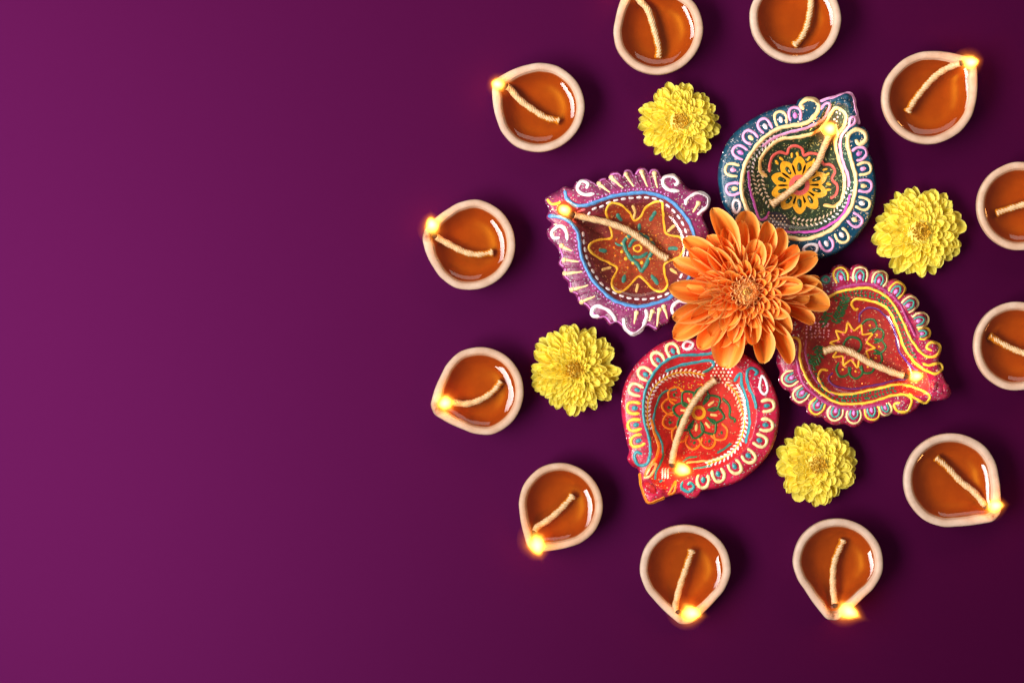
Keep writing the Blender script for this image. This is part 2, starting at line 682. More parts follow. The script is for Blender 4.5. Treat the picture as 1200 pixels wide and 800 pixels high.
        for d in dist[::-1]:
            for k in range(n):
                th = 2 * math.pi * k / n
                dd = d if d < 0.0095 else d
                r = max(R[k] - dd, 0.004)
                w = 1 + 0.12 * math.sin(3 * th + wob) + 0.08 * math.sin(7 * th + 2 * wob)
                z = zo + amp * math.exp(-d / (L * w))
                V.append((c[0] + r * math.cos(th), c[1] + r * math.sin(th), z))
        for k in range(n):
            F.append((0, 1 + k, 1 + (k + 1) % n))
        for j in range(len(dist) - 1):
            a, b = 1 + j * n, 1 + (j + 1) * n
            for k in range(n):
                k2 = (k + 1) % n
                F.append((a + k, b + k, b + k2, a + k2))
        return mesh_obj('oil', V, F, mat, parent, origin)


def tube(path, radii, nphi=14, twist=0.0, ridges=3, depth=0.0, flat=1.0):
    """swept tube through 3-D path; rope-like ridges when depth > 0"""
    p = np.array(path, float)
    V, F = [], []
    n = len(p)
    ln = 0.0
    for i in range(n):
        t = p[min(i + 1, n - 1)] - p[max(i - 1, 0)]
        t /= np.linalg.norm(t) + 1e-12
        side = np.cross([0, 0, 1.0], t)
        side /= np.linalg.norm(side) + 1e-12
        up = np.cross(t, side)
        if i:
            ln += np.linalg.norm(p[i] - p[i - 1])
        for k in range(nphi):
            a = 2 * math.pi * k / nphi
            r = radii[i] * (1 + depth * (abs(math.cos(ridges * (a - twist * ln) / 2)) - 0.6))
            V.append(p[i] + side * r * math.cos(a) + up * r * flat * math.sin(a))
    for i in range(n - 1):
        for k in range(nphi):
            k2 = (k + 1) % nphi
            F.append((i * nphi + k, i * nphi + k2, (i + 1) * nphi + k2, (i + 1) * nphi + k))
    F.append(tuple(range(nphi))[::-1])
    F.append(tuple((n - 1) * nphi + k for k in range(nphi)))
    return V, F


def sphere_mesh():
    nu, nv = 20, 14
    V, F = [(0, 0, -1)], []
    for j in range(1, nv):
        ph = -math.pi / 2 + math.pi * j / nv
        zz = math.sin(ph)
        rr = math.cos(ph)
        if zz > 0:
            rr *= 1 - 0.35 * zz ** 1.5
        for i in range(nu):
            a = 2 * math.pi * i / nu
            V.append((rr * math.cos(a), rr * math.sin(a), zz))
    V.append((0, 0, 1))
    for i in range(nu):
        F.append((0, 1 + (i + 1) % nu, 1 + i))
        for j in range(nv - 2):
            a = 1 + j * nu
            F.append((a + i, a + (i + 1) % nu, a + nu + (i + 1) % nu, a + nu + i))
        a = 1 + (nv - 2) * nu
        F.append((a + i, a + (i + 1) % nu, len(V) - 1))
    return V, F


_fv, _ff = sphere_mesh()


def add_wick(bowl, root, origin, pts, zo, rad, flame=None, fr=8.0, fh=0.0085, lean=None, charlen=5):
    """pts: pixel path from the loose end to the burning end"""
    path = catmull(pts, step=1.1)
    P3 = []
    m = len(path)
    for i, (x, y) in enumerate(path):
        u = i / (m - 1)
        bx, by, bz = bowl.on(x, y)
        z = max(bz + rad * 0.85, zo + rad * (-0.75 + 1.5 * u ** 2))
        P3.append([bx, by, z])
    P3 = np.array(P3)
    zs = P3[:, 2]
    pad = 6
    P3[:, 2] = np.convolve(np.concatenate([[zs[0]] * pad, zs, [zs[-1]] * pad]), np.ones(2 * pad + 1) / (2 * pad + 1), 'valid')
    for i, (x, y) in enumerate(path):
        P3[i, 0], P3[i, 1] = P(x, y, P3[i, 2])
    radii = []
    for i in range(m):
        u = i / (m - 1)
        r = rad * (1.0 - 0.12 * u) * (1 + 0.07 * math.sin(i * 0.55 + pts[0][0]))
        if i < 4:
            r *= (0.95, 1.22, 1.24, 1.12)[i]
        radii.append(r)
    cut = max(3, m - charlen)
    V, F = tube(P3[:cut + 1], radii[:cut + 1], 32, 480.0, 7, 0.42)
    wick = mesh_obj('wick', V, F, M_WICK, root, origin)
    if m - cut >= 2:
        cr = [r * (0.94 - 0.3 * k / (m - cut)) for k, r in enumerate(radii[cut:])]
        V, F = tube(P3[cut:], cr, 12, 1900.0, 3, 0.3)
        mesh_obj('charred_tip', V, F, M_CHAR, wick, origin)
    if flame is not None:
        end = P3[-1]
        zc = end[2] + fh * 0.9
        fx, fy = P(flame[0], flame[1], zc)
        fo = mesh_obj('flame', _fv, _ff, M_FLAME, wick)
        k = 2.3                                     # mesh enlarged past the flame; its outer fringe imitates lens glow
        w = fr * 1.15 * S * k
        ax = np.array([(fx - end[0]) * 1.2, (fy - end[1]) * 1.2, zc - end[2]]) * 1.15   # from the wick end to the heart
        M = Matrix(((w, 0, ax[0] * k, fx - origin[0]),
                    (0, w, ax[1] * k, fy - origin[1]),
                    (0, 0, ax[2] * k, zc - origin[2]),
                    (0, 0, 0, 1)))
        fo.matrix_local = M
        ld = bpy.data.lights.new('flame_light', 'POINT')
        ld.energy = FLAME_W
        ld.color = (1.0, 0.46, 0.13)
        ld.shadow_soft_size = 0.003
        lo = bpy.data.objects.new('flame_light', ld)
        col.objects.link(lo)
        lo.parent = root
        lo.location = (fx - origin[0], fy - origin[1], zc + fh * 0.5 - origin[2])
    return wick


# ------------------------------------------------------------------ the twelve plain clay lamps
def teardrop(c, R, tip, f):
    """outer and inner outline (pixels) of a pinched clay lamp; f = flank fullness"""
    ang = math.atan2(tip[1] - c[1], tip[0] - c[0])
    T = math.hypot(tip[0] - c[0], tip[1] - c[1]) / R
    ph = [0, 6, 14, 28, 45, 65, 90, 120, 150, 180]
    ro = [T, T * 0.992, 0.62 * T + 0.38 * f, 0.22 * T + 0.78 * f, f, 0.66 * f + 0.34, 0.1 * f + 0.9, 1, 1, 1]
    ri = [T - 0.15, T - 0.19, ro[2] - 0.20, ro[3] - 0.175, f - 0.16, ro[5] - 0.155, .84, .845, .85, .85]
    outs = []
    for rr in (ro, ri):
        pts = []
        seq = [(a, r) for a, r in zip(ph, rr)] + [(360 - a, r) for a, r in list(zip(ph, rr))[-2:0:-1]]
        for a, r in seq:
            w = 1 + 0.008 * math.sin(math.radians(a) * 2 + c[0]) + 0.006 * math.sin(math.radians(a) * 3 + c[1])
            t = ang + math.radians(a)
            pts.append((c[0] + R * r * w * math.cos(t), c[1] + R * r * w * math.sin(t)))
        outs.append(catmull(pts, True, 1.5))
    return outs


def Z(o, s):
    return lambda *pts: [(o[0] + x / s, o[1] + y / s) for x, y in pts]


z1, z2, z3 = Z((560, 60), 6.157), Z((700, 0), 8.0), Z((865, 0), 8.571)
z4, z7, z8 = Z((1020, 50), 6.157), Z((1050, 490), 5.714), Z((735, 600), 3.81)
z10, z11, z12 = Z((590, 530), 6.157), Z((490, 395), 6.157), Z((480, 220), 6.157)
LAMPS = [
    # centre, R, tip, wick path, flame centre, flame radius, lean, label
    ((631.5, 125.5), 53, 0.97, (579, 97), z1((590, 505), (490, 480), (400, 425), (300, 350), (225, 265), (182, 252)), z1((140, 240))[0], 6.2, (1, -7),
     'uncropped plain clay oil lamp beside purple lamp rim, nearest the flower between purple and blue'),
    ((770.5, 34.5), 53, 0.95, (739, -19), z2((570, 550), (575, 460), (545, 330), (510, 200), (470, 90), (400, 10), (340, -50)), (738, -14), 6.0, (-2, -4),
     'cropped plain clay oil lamp just outside the flower between purple and blue lamps'),
    ((932.5, 20), 54, 0.97, (940, -43), z3((555, 465), (620, 400), (680, 290), (715, 150), (732, 0), (735, -250), (720, -420)), (945, -38), 6.0, (0, -4),
     'cropped plain clay oil lamp beyond the curled rim of the blue painted lamp'),
    ((1088, 115), 54, 1.03, (1140, 73), z4((265, 505), (330, 400), (440, 270), (520, 205), (600, 165), (675, 145)), z4((728, 142))[0], 7.2, (5, 1),
     'plain clay oil lamp beside the pointed spout of the blue painted lamp'),
    ((1197, 241), 52, 0.97, (1252, 226), [(1167, 250), (1185, 244), (1205, 238), (1228, 231), (1244, 228)], (1250, 227), 6.5, (4, 0),
     'half cropped plain clay oil lamp next to the flower between the blue and magenta lamps'),
    ((1193, 405.5), 52, 0.97, (1248, 425), [(1159, 393), (1175, 403), (1195, 412), (1220, 419), (1240, 423)], (1246, 424), 6.5, (4, 0),
     'half cropped plain clay oil lamp off the spout of the magenta scalloped lamp'),
    ((1115.5, 563), 56, 0.97, (1169, 606), z7((265, 260), (340, 325), (430, 420), (520, 490), (590, 575), (605, 605)), z7((668, 588))[0], 6.6, (11, -5),
     'plain clay oil lamp with long slanting flame, spout pointing away from magenta scalloped lamp'),
    ((982, 661), 53.5, 0.92, (975, 725), z8((965, 120), (925, 220), (918, 320), (930, 425)), z8((990, 445))[0], 8.0, (8, -3),
     'plain clay oil lamp just outside the flower that lies between the red and magenta lamps'),
    ((803, 667), 53, 0.96, (803, 731), z8((290, 165), (265, 240), (235, 330), (215, 425), (235, 450)), z8((288, 452))[0], 8.0, (8, 1),
     'plain clay oil lamp straight beyond the spout of the red painted lamp'),
    ((657, 592), 49.5, 1.0, (623, 643), z10((505, 305), (420, 400), (330, 480), (240, 540), (212, 595)), z10((242, 672))[0], 8.6, (1, -1),
     'smallest plain clay oil lamp with a round flame beside the red painted lamp'),
    ((560.5, 459), 53, 0.9, (507, 480), z11((600, 315), (540, 390), (450, 450), (350, 480), (255, 470), (215, 470)), z11((193, 478))[0], 7.6, (0, -4),
     'plain clay oil lamp right beside the flower between the purple and red lamps'),
    ((549.5, 286.5), 54, 0.905, (496, 274), z12((605, 465), (500, 482), (400, 465), (280, 405), (165, 340)), z12((160, 268))[0], 7.0, (-1, -9),
     'plain clay oil lamp facing the pointed spout of the purple painted lamp'),
]
for (c, R, flank, tip, wick, fl, fr, lean, label) in LAMPS:
    o, e = teardrop(c, R, tip, flank)
    zr = 0.0195
    b = Bowl(c, o, e, zr, 0.0105, 'plain', n=280)
    b.tip = np.array(P(tip[0] + (c[0] - tip[0]) * .1, tip[1] + (c[1] - tip[1]) * .1, zr))
    org = (b.c[0], b.c[1], 0)
    root = thing('clay_oil_lamp', label, 'oil lamp', org, 'plain clay lamps ringed around the painted lamps')
    b.build(root, org, M_CLAY, M_SOAK)
    zo = zr - 0.0042 + 0.0007 * math.sin(c[0] * 1.7)
    b.oil(root, org, zo, M_OIL, wob=c[0])
    add_wick(b, root, org, wick, zo, 0.0019, fl, fr, 0.0085, lean)


# ------------------------------------------------------------------ painting in relief
def stroke_geo(b, pts, width, closed=False, height=0.45, taper=False, sub=0.0, step=1.2):
    path = catmull(pts, closed, step)
    n = len(path)
    width = width * 0.92
    V, F = [], []
    prof = [(-1, -0.25), (-0.86, 0.45), (-0.45, 0.88), (0, 1.0), (0.45, 0.88), (0.86, 0.45), (1, -0.25)]
    np_ = len(prof)
    for i in range(n):
        if closed:
            t = path[(i + 1) % n] - path[i - 1]
        else:
            t = path[min(i + 1, n - 1)] - path[max(i - 1, 0)]
        t = t / (np.hypot(*t) + 1e-9)
        nrm = np.array([-t[1], t[0]])
        ctr = path[i] + nrm * (0.32 * math.sin(i * 0.23 + pts[0][0] * 3) + 0.18 * math.sin(i * 0.61 + pts[0][1])) * (n > 8)
        ww = width / 2
        if taper:
            ww *= 1.0 - 0.55 * (i / max(1, n - 1))
        ww *= 1 + 0.09 * math.sin(i * 0.7 + pts[0][0]) + 0.06 * math.sin(i * 0.31 + pts[0][1])
        if not closed:
            dend = min(i, n - 1 - i) * step
            if dend < ww:
                ww *= math.sqrt(max(0.12, 1 - (1 - dend / ww) ** 2))
        for (a, z) in prof:
            q = ctr + nrm * a * ww
            x, y, hz = b.on(q[0], q[1])
            V.append((x, y, hz + z * height * ww * S * 1.6 + sub))
    seg = n if closed else n - 1
    for i in range(seg):
        j = (i + 1) % n
        for k in range(np_ - 1):
            F.append((i * np_ + k, i * np_ + k + 1, j * np_ + k + 1, j * np_ + k))
    if not closed:
        F.append(tuple(range(np_)))
        F.append(tuple((n - 1) * np_ + k for k in range(np_))[::-1])
    return V, F


def dome_geo(b, c, w, height=0.4):
    """round blob of paint, w pixels across"""
    V, F, n = [], [], 9
    for s, z in ((1.0, -0.2), (0.82, 0.55), (0.45, 0.9)):
        for k in range(n):
            a = 2 * math.pi * k / n
            x, y, hz = b.on(c[0] + s * w / 2 * math.cos(a), c[1] + s * w / 2 * math.sin(a))
            V.append((x, y, hz + z * height * w * S * 0.8))
    x, y, hz = b.on(c[0], c[1])
    V.append((x, y, hz + height * w * S * 0.8))
    for j in (0, 1):
        for k in range(n):
            F.append((j * n + (k + 1) % n, j * n + k, j * n + n + k, j * n + n + (k + 1) % n))
    for k in range(n):
        F.append((2 * n + (k + 1) % n, 2 * n + k, 3 * n))
    return V, F


def fill_geo(b, pts, lift=0.00012, smooth=True):
    poly = catmull(pts, True, 2.0) if smooth else np.array(pts, float)
    c = poly.mean(axis=0)
    V = [b.on(c[0], c[1], lift)]
    F = []
    n = len(poly)
    rings = [0.25, 0.5, 0.75, 1.0]
    for s in rings:
        for q in poly:
            x = c + (q - c) * s
            V.append(b.on(x[0], x[1], lift))
    for i in range(n):
        F.append((0, 1 + (i + 1) % n, 1 + i))
        for k in range(len(rings) - 1):
            a, d = 1 + k * n, 1 + (k + 1) * n
            F.append((a + i, a + (i + 1) % n, d + (i + 1) % n, d + i))
    return V, F


def merge(parts):
    V, F = [], []
    for v, f in parts:
        k = len(V)
        V += list(v)
        F += [tuple(i + k for i in q) for q in f]
    return V, F


class Painter:
    def __init__(self, b, root, origin, zf):
        self.b, self.root, self.org, self.zf = b, root, origin, zf

    def line(self, pts, w, colr, name='painted_line', closed=False, height=0.45, taper=False, parent=None):
        V, F = stroke_geo(self.b, self.zf(*pts), w, closed, height, taper)
        return mesh_obj(name, V, F, PAINT[colr], parent or self.root, self.org)

    def fill(self, pts, colr, name='painted_patch', smooth=True, lift=0.00015, mat=None):
        V, F = fill_geo(self.b, self.zf(*pts), lift, smooth)
        return mesh_obj(name, V, F, mat or PAINT[colr], self.root, self.org)

    def dots(self, pts, w, colr, name='painted_dots'):
        parts = []
        for p in pts:
            q = self.zf(p)[0]
            parts.append(dome_geo(self.b, q, w * rr.uniform(0.8, 1.05)))
        V, F = merge(parts)
        o = mesh_obj(name, V, F, PAINT[colr], self.root, self.org)
        o['kind'] = 'stuff'
        return o

    def dashes(self, segs, w, colr, name='painted_dashes', taper=False):
        parts = [stroke_geo(self.b, self.zf(a, c), w, taper=taper, step=0.8) for a, c in segs]
        V, F = merge(parts)
        o = mesh_obj(name, V, F, PAINT[colr], self.root, self.org)
        o['kind'] = 'stuff'
        return o

    def along(self, pts, gap):
        """points and tangents evenly along a smooth line (zoom coordinates)"""
        p = catmull(pts, step=1.0)
        d = np.concatenate([[0], np.cumsum(np.hypot(*np.diff(p, axis=0).T))])
        out = []
        for s in np.arange(0, d[-1], gap):
            x, y = np.interp(s, d, p[:, 0]), np.interp(s, d, p[:, 1])
            x2, y2 = np.interp(min(s + 3, d[-1]), d, p[:, 0]), np.interp(min(s + 3, d[-1]), d, p[:, 1])
            x1, y1 = np.interp(max(s - 3, 0), d, p[:, 0]), np.interp(max(s - 3, 0), d, p[:, 1])
            t = np.array([x2 - x1, y2 - y1])
            t /= np.hypot(*t) + 1e-9
            out.append((np.array([x, y]), t))
        return out

    def arch(self, c, out, w, l, colr, width, inner=None, iw=3.0, core=None, cw=3.0):
        """horseshoe closed towards `out` (unit vector), with an inner horseshoe or drop"""
        o = np.array(out, float)
        o /= np.hypot(*o)
        s = np.array([-o[1], o[0]])
        c = np.array(c, float)
        f = lambda a, r: tuple(c + s * a * w / 2 + o * r * l / 2)
        part = self.line([f(-0.8, -1), f(-1, -0.1), f(-0.72, 0.72), f(0, 1), f(0.72, 0.72), f(1, -0.1), f(0.8, -1)], width, colr, 'painted_arch')
        if inner:
            if core:
                self.line([f(-0.45, -0.9), f(-0.5, 0), f(0, 0.5), f(0.5, 0), f(0.45, -0.9)], iw, inner, 'inner_arch', parent=part)
                self.line([f(0, -0.7), f(0, -0.05)], cw, core, 'arch_core', parent=part)
            else:
                self.line([f(0, 0.25), f(0, -0.65)], iw, inner, 'arch_drop', parent=part)
        return part


def painted_lamp(label, c, outer, edge, zf, mats, depth=0.0140, zr=0.0190, bumps=()):
    o = catmull(zf(*outer), True, 1.0)
    e = catmull(zf(*edge), True, 1.0)
    cc = zf(c)[0]
    b = Bowl(cc, o, e, zr, depth, 'wide', bumps, n=420)
    org = (b.c[0], b.c[1], 0)
    root = thing('painted_oil_lamp', label, 'oil lamp', org, 'large painted lamps around the orange flower')
    b.build(root, org, mats[0], mats[1])
    return b, root, org, Painter(b, root, org, zf)


WH = (0.95, 0.92, 0.96, 1)
rr = random.Random(3)

# ---- purple lamp, scalloped rim, blue and yellow lines
zA = Z((620, 180), 3.636)
A_out = [(66, 195), (95, 170), (125, 155), (150, 137), (185, 142), (203, 117), (238, 104), (270, 116), (284, 128), (300, 106), (322, 100), (337, 108), (348, 80), (378, 74),
         (396, 92), (410, 66), (432, 66), (448, 86), (468, 58), (496, 58), (510, 80), (525, 62), (550, 64), (564, 92), (600, 84), (640, 95), (662, 125), (690, 150), (722, 155),
         (766, 180), (772, 225), (745, 262), (758, 300), (772, 340), (775, 400), (772, 460), (765, 520), (745, 570), (715, 620), (690, 645), (650, 690), (612, 695), (598, 722),
         (570, 735), (545, 757), (512, 738), (490, 745), (440, 778), (400, 742), (372, 722), (345, 732), (322, 705), (288, 706), (262, 676), (242, 652), (212, 636), (200, 604),
         (172, 584), (166, 548), (144, 526), (146, 492), (124, 470), (132, 438), (118, 398), (84, 362), (76, 328), (96, 298), (74, 272), (84, 236)]
A_edge = [(118, 230), (150, 200), (200, 226), (250, 220), (300, 200), (370, 180), (450, 168), (530, 172), (590, 195), (640, 235), (680, 290), (705, 350), (712, 410), (700, 480), (665, 555),
          (610, 605), (560, 630), (490, 648), (420, 645), (350, 615), (290, 560), (250, 500), (225, 440), (215, 380), (203, 330), (170, 285), (128, 262)]
gA1 = mat_glitter('plum_glitter', lin(90, 20, 58), lin(150, 54, 106), WH, 0.08)
gA2 = mat_glitter('maroon_glaze', lin(84, 12, 26), lin(122, 28, 46), (0.9, 0.5, 0.4, 1), 0.05, rough=0.65)
bA_b = [(320, 118, 9, .0022), (370, 100, 9, .0022), (425, 92, 9, .0022), (485, 88, 9, .0022), (538, 92, 8, .0022), (240, 150, 13, .0022), (610, 130, 13, .0022), (725, 205, 13, .0022),
        (155, 405, 8, .0022), (170, 455, 8, .0022), (180, 510, 8, .0022), (205, 572, 8, .0022), (240, 622, 8, .0022), (125, 340, 12, .0022), (300, 675, 12, .0022), (448, 720, 12, .0022),
        (550, 705, 10, .0022), (645, 660, 12, .0022)]
b, root, org, p = painted_lamp('purple painted oil lamp with scalloped rim, blue line and yellow flower outline', (455, 405), A_out, A_edge, zA, (gA1, gA2), bumps=bA_b)
zoA = b.zr - 0.0070
b.oil(root, org, zoA, M_OILC, 0.0018, 0.0026)
fA = [(255, 400), (290, 370), (352, 356), (342, 300), (328, 245), (350, 213), (392, 220), (428, 250), (450, 286), (476, 270), (502, 225), (560, 205), (572, 250), (582, 338), (640, 355), (660, 392),
      (640, 440), (582, 465), (575, 500), (590, 560), (560, 586), (520, 570), (470, 522), (430, 560), (400, 586), (365, 580), (355, 540), (376, 490), (345, 465), (290, 440)]
gBrown = mat_glitter('rust_glitter', lin(112, 26, 12), lin(166, 62, 18), (0.95, 0.6, 0.25, 1), 0.10, rough=0.65)
p.fill(fA, 'brown', mat=gBrown)
p.line(fA, 3.4, 'yellow', 'flower_outline', closed=True)
p.line([(150, 158), (162, 192), (200, 220), (250, 220), (300, 200), (370, 180), (450, 168), (530, 172), (590, 195), (640, 235), (680, 290), (705, 350), (712, 410), (700, 480), (665, 555), (610, 605), (560, 630),
        (490, 648), (420, 645), (350, 615), (290, 560), (250, 500), (225, 440), (215, 380), (205, 330), (172, 288), (120, 270), (80, 265)], 5.0, 'sky', 'border_line')
ds = p.along([(235, 285), (270, 240), (310, 225), (350, 205), (400, 194), (435, 190), (490, 187), (548, 197), (605, 235), (650, 290), (672, 350), (676, 410), (664, 480), (635, 545), (600, 590), (540, 613), (475, 620),
              (415, 612), (360, 590), (310, 555), (275, 505), (250, 455), (237, 400), (228, 315)], 33)
p.dashes([(tuple(q - t * 11), tuple(q + t * 11)) for q, t in ds], 3.1, 'white', 'painted_dashes')
for a in ([(375, 255), (395, 290)], [(540, 245), (515, 290)], [(295, 413), (335, 413)], [(590, 405), (635, 405)], [(412, 510), (400, 552)], [(520, 512), (550, 560)], [(470, 298), (470, 328)]):
    p.line(a, 5.8, 'teal', 'painted_stroke')
for a in ([(440, 220), (452, 252), (445, 284)], [(308, 497), (350, 485)], [(457, 592), (462, 553)], [(600, 490), (630, 510)], [(588, 332), (622, 305)]):
    p.line(a, 4.0, 'cream', 'painted_stroke')
p.line([(403, 385), (430, 348), (485, 350), (530, 392), (512, 440), (482, 500), (460, 470), (430, 440)], 5.6, 'teal', 'painted_star', closed=True)
p.line([(365, 378), (385, 390), (410, 385)], 3.2, 'teal', 'painted_stroke')
p.line([(425, 400), (450, 365), (490, 372)], 4.6, 'teal', 'painted_stroke')
p.line([(440, 440), (475, 440), (505, 420)], 4.6, 'teal', 'painted_stroke')
p.line([(450, 395), (470, 388), (480, 404), (466, 418), (450, 410)], 3.0, 'yellow', 'painted_ring', closed=True)
cA = np.array((462, 405))
p.dots([tuple(cA + np.array((math.cos(a) * 68, math.sin(a) * 62))) for a in np.linspace(0.2, 6.2, 12)], 5.6, 'yellow')
p.dots([tuple(cA + np.array((math.cos(a) * 100, math.sin(a) * 88))) for a in np.linspace(0, 6.0, 16)], 3.2, 'orange')
for a, cl, w in (([(278, 172), (228, 172), (205, 147), (222, 118), (250, 128), (242, 150)], 'white', 4.8), ([(166, 368), (152, 322), (122, 311), (96, 335), (106, 360), (130, 356)], 'white', 4.8),
                 ([(640, 160), (600, 156), (572, 130), (580, 100), (615, 95), (636, 120), (618, 136)], 'white', 5.0),
                 ([(668, 220), (672, 200), (692, 178), (730, 166), (764, 190), (760, 225), (736, 246), (716, 262)], 'white', 4.4),
                 ([(372, 716), (350, 680), (302, 650), (272, 658), (270, 688), (300, 694)], 'white', 5.0), ([(402, 700), (408, 738), (440, 768), (480, 750), (500, 690), (498, 662)], 'white', 5.0),
                 ([(684, 632), (640, 630), (612, 652), (616, 682), (652, 680)], 'white', 5.0)):
    p.line(a, w, cl, 'painted_scroll')
for a in ([(298, 128), (345, 166)], [(350, 102), (402, 147)], [(413, 88), (445, 142)], [(480, 78), (505, 142)], [(534, 84), (546, 147)], [(138, 393), (182, 416)], [(148, 453), (212, 462)],
          [(153, 510), (227, 504)], [(182, 580), (252, 560)], [(224, 632), (282, 608)], [(526, 672), (513, 715)], [(556, 665), (545, 737)], [(574, 652), (590, 704)], [(722, 212), (698, 252)], [(458, 678), (448, 726)]):
    V, F = stroke_geo(b, zA(*a), 4.8, taper=True)
    d = mesh_obj('painted_drop', V, F, PAINT['cream'], root, org)
    mesh_obj('drop_head', *dome_geo(b, zA(a[0])[0], 6.4, 0.5), PAINT['cream'], d, org)
p.line([(78, 192), (98, 216), (135, 208)], 3.6, 'yellow', 'painted_scroll')
cAe = np.array((455, 405))
ins = [tuple(cAe + (np.array(q) - cAe) * 0.972) for q in A_out]  # path for lilac lines that imitate shine along the scallop rims
p.line(ins[5:24], 1.9, 'lilac', 'edge_line')
p.line(ins[44:64], 1.9, 'lilac', 'edge_line')
bead = [q for q, t in p.along([(205, 232), (300, 186), (370, 165), (450, 152), (535, 156), (600, 182)], 17)] + [q for q, t in p.along([(196, 340), (202, 400), (212, 450), (240, 512), (280, 572), (345, 630), (420, 662), (490, 664)], 17)]
p.dots([tuple(q) for q in bead], 2.4, 'lilac', 'painted_beads')
for a in ([(326, 108), (372, 152)], [(385, 98), (424, 144)], [(448, 88), (476, 142)], [(508, 84), (526, 144)], [(142, 424), (196, 438)], [(146, 482), (216, 484)], [(164, 546), (236, 534)], [(200, 606), (264, 586)]):
    mesh_obj('raised_rib', *stroke_geo(b, zA(*a), 4.4, taper=True, height=0.6), gA1, root, org)
p.line([(240, 238), (205, 250), (190, 285), (206, 296)], 2.6, 'rose', 'painted_scroll')
add_wick(b, root, org, zA((592, 450), (550, 425), (510, 390), (450, 345), (400, 318), (330, 293), (250, 275), (192, 262), (170, 258)), zoA, 0.0019, zA((148, 240))[0], 6.0, 0.0075, (-2, -3), 6)

# ---- blue lamp
zB = Z((830, 90), 3.638)
B_out = [(474, 104), (530, 85), (582, 66), (618, 76), (634, 130), (646, 205), (668, 210), (692, 245), (692, 285), (684, 312), (702, 345), (718, 420), (720, 500), (700, 590), (650, 670),
         (590, 730), (520, 765), (470, 776), (380, 775), (290, 750), (200, 700), (130, 640), (98, 590), (65, 540), (48, 470), (44, 400), (60, 330), (95, 260), (150, 205), (220, 160), (290, 130), (350, 115),
         (378, 114), (388, 95), (420, 81), (455, 88)]
B_edge = [(545, 105), (500, 130), (470, 185), (420, 205), (350, 215), (290, 228), (230, 272), (182, 330), (152, 400), (144, 470), (155, 540), (190, 600), (260, 655), (340, 683), (420, 690), (490, 670), (550, 630),
          (600, 570), (625, 500), (628, 430), (615, 370), (594, 300), (592, 240), (606, 180), (590, 125)]
gB1 = mat_glitter('teal_glitter', lin(6, 38, 60), lin(18, 76, 102), WH, 0.07)
gB2 = mat_glitter('dark_green_glitter', lin(4, 30, 24), lin(8, 60, 46), (0.6, 0.9, 0.6, 1), 0.10, rough=0.65)
b, root, org, p = painted_lamp('dark blue painted oil lamp with pink and cream arches and gold flower inside', (385, 440), B_out, B_edge, zB, (gB1, gB2))
zoB = b.zr - 0.0070
b.oil(root, org, zoB, M_OILC, 0.0018, 0.0026)
p.line([(408, 140), (394, 116), (420, 95), (455, 100), (471, 130), (455, 165), (420, 195), (350, 210), (290, 225), (230, 270), (180, 330), (150, 400), (142, 470), (155, 540), (188, 600), (260, 655), (350, 687), (420, 690),
        (490, 670), (550, 630), (600, 570), (625, 500), (628, 430), (615, 370), (595, 300), (600, 250), (630, 225), (665, 236), (670, 270), (645, 286), (628, 268)], 5.6, 'cream', 'border_line')
p.line([(475, 106), (530, 87), (590, 71), (618, 84), (631, 140), (643, 204)], 3.4, 'pink', 'edge_line')
p.line([(478, 140), (500, 112), (518, 118), (508, 150), (478, 192), (420, 217), (350, 237), (285, 258), (230, 300)], 3.8, 'pink', 'painted_line')
p.line([(600, 218), (604, 182), (624, 172), (624, 196), (590, 222), (566, 262), (562, 310), (578, 370), (597, 430), (600, 470)], 3.8, 'pink', 'painted_line')
p.line([(170, 400), (178, 470), (195, 540), (218, 604), (244, 604), (262, 575)], 3.4, 'magenta', 'painted_line')
p.line([(310, 655), (345, 662), (430, 661), (500, 641), (560, 600), (592, 550), (605, 500)], 3.4, 'magenta', 'painted_line')
p.line([(250, 428), (222, 402), (226, 350), (260, 300), (310, 268), (380, 257), (440, 246), (488, 212), (522, 160), (540, 134), (570, 140), (586, 170), (576, 212), (550, 252), (541, 295), (556, 350), (575, 410), (581, 460), (570, 520), (540, 550), (490, 548)],
       4.6, 'cream', 'inner_line')
for path, sgn in (([(292, 258), (230, 300), (190, 350), (180, 400), (188, 450), (205, 510)], 1), ([(225, 400), (222, 440), (238, 500), (265, 545)], 1), ([(360, 612), (420, 622), (480, 612), (540, 580), (580, 530), (605, 480)], 1)):
    segs = []
    for q, t in p.along(path, 19):
        nrm = np.array([-t[1], t[0]])
        for s in (-1, 1):
            segs.append((tuple(q + nrm * s * 4), tuple(q + nrm * s * 15 + t * 10)))
    p.dashes(segs, 2.2, 'white', 'painted_leaves')
cB = np.array((388, 462))
gpet = []
for k in range(10):
    a = 2 * math.pi * k / 10 + 0.3
    d, s = np.array((math.cos(a), math.sin(a))), np.array((-math.sin(a), math.cos(a)))
    p.fill([tuple(cB + d * 40 - s * 12), tuple(cB + d * 80 - s * 30), tuple(cB + d * 112 - s * 18), tuple(cB + d * 124), tuple(cB + d * 112 + s * 18), tuple(cB + d * 80 + s * 30), tuple(cB + d * 40 + s * 12)], 'gold', 'gold_petal')
    V, F = stroke_geo(b, zB(tuple(cB + d * 58), tuple(cB + d * 96)), 5.6)
    g = mesh_obj('green_drop', V, F, PAINT['darkgreen'], root, org)
    V, F = stroke_geo(b, zB(tuple(cB + d * 66), tuple(cB + d * 86)), 2.4, sub=0.0005)
    mesh_obj('drop_core', V, F, PAINT['cream'], g, org)
p.fill([tuple(cB + 44 * np.array((math.cos(a), math.sin(a)))) for a in np.linspace(0, 2 * math.pi, 10)[:-1]], 'rose', 'flower_centre', lift=0.0003)
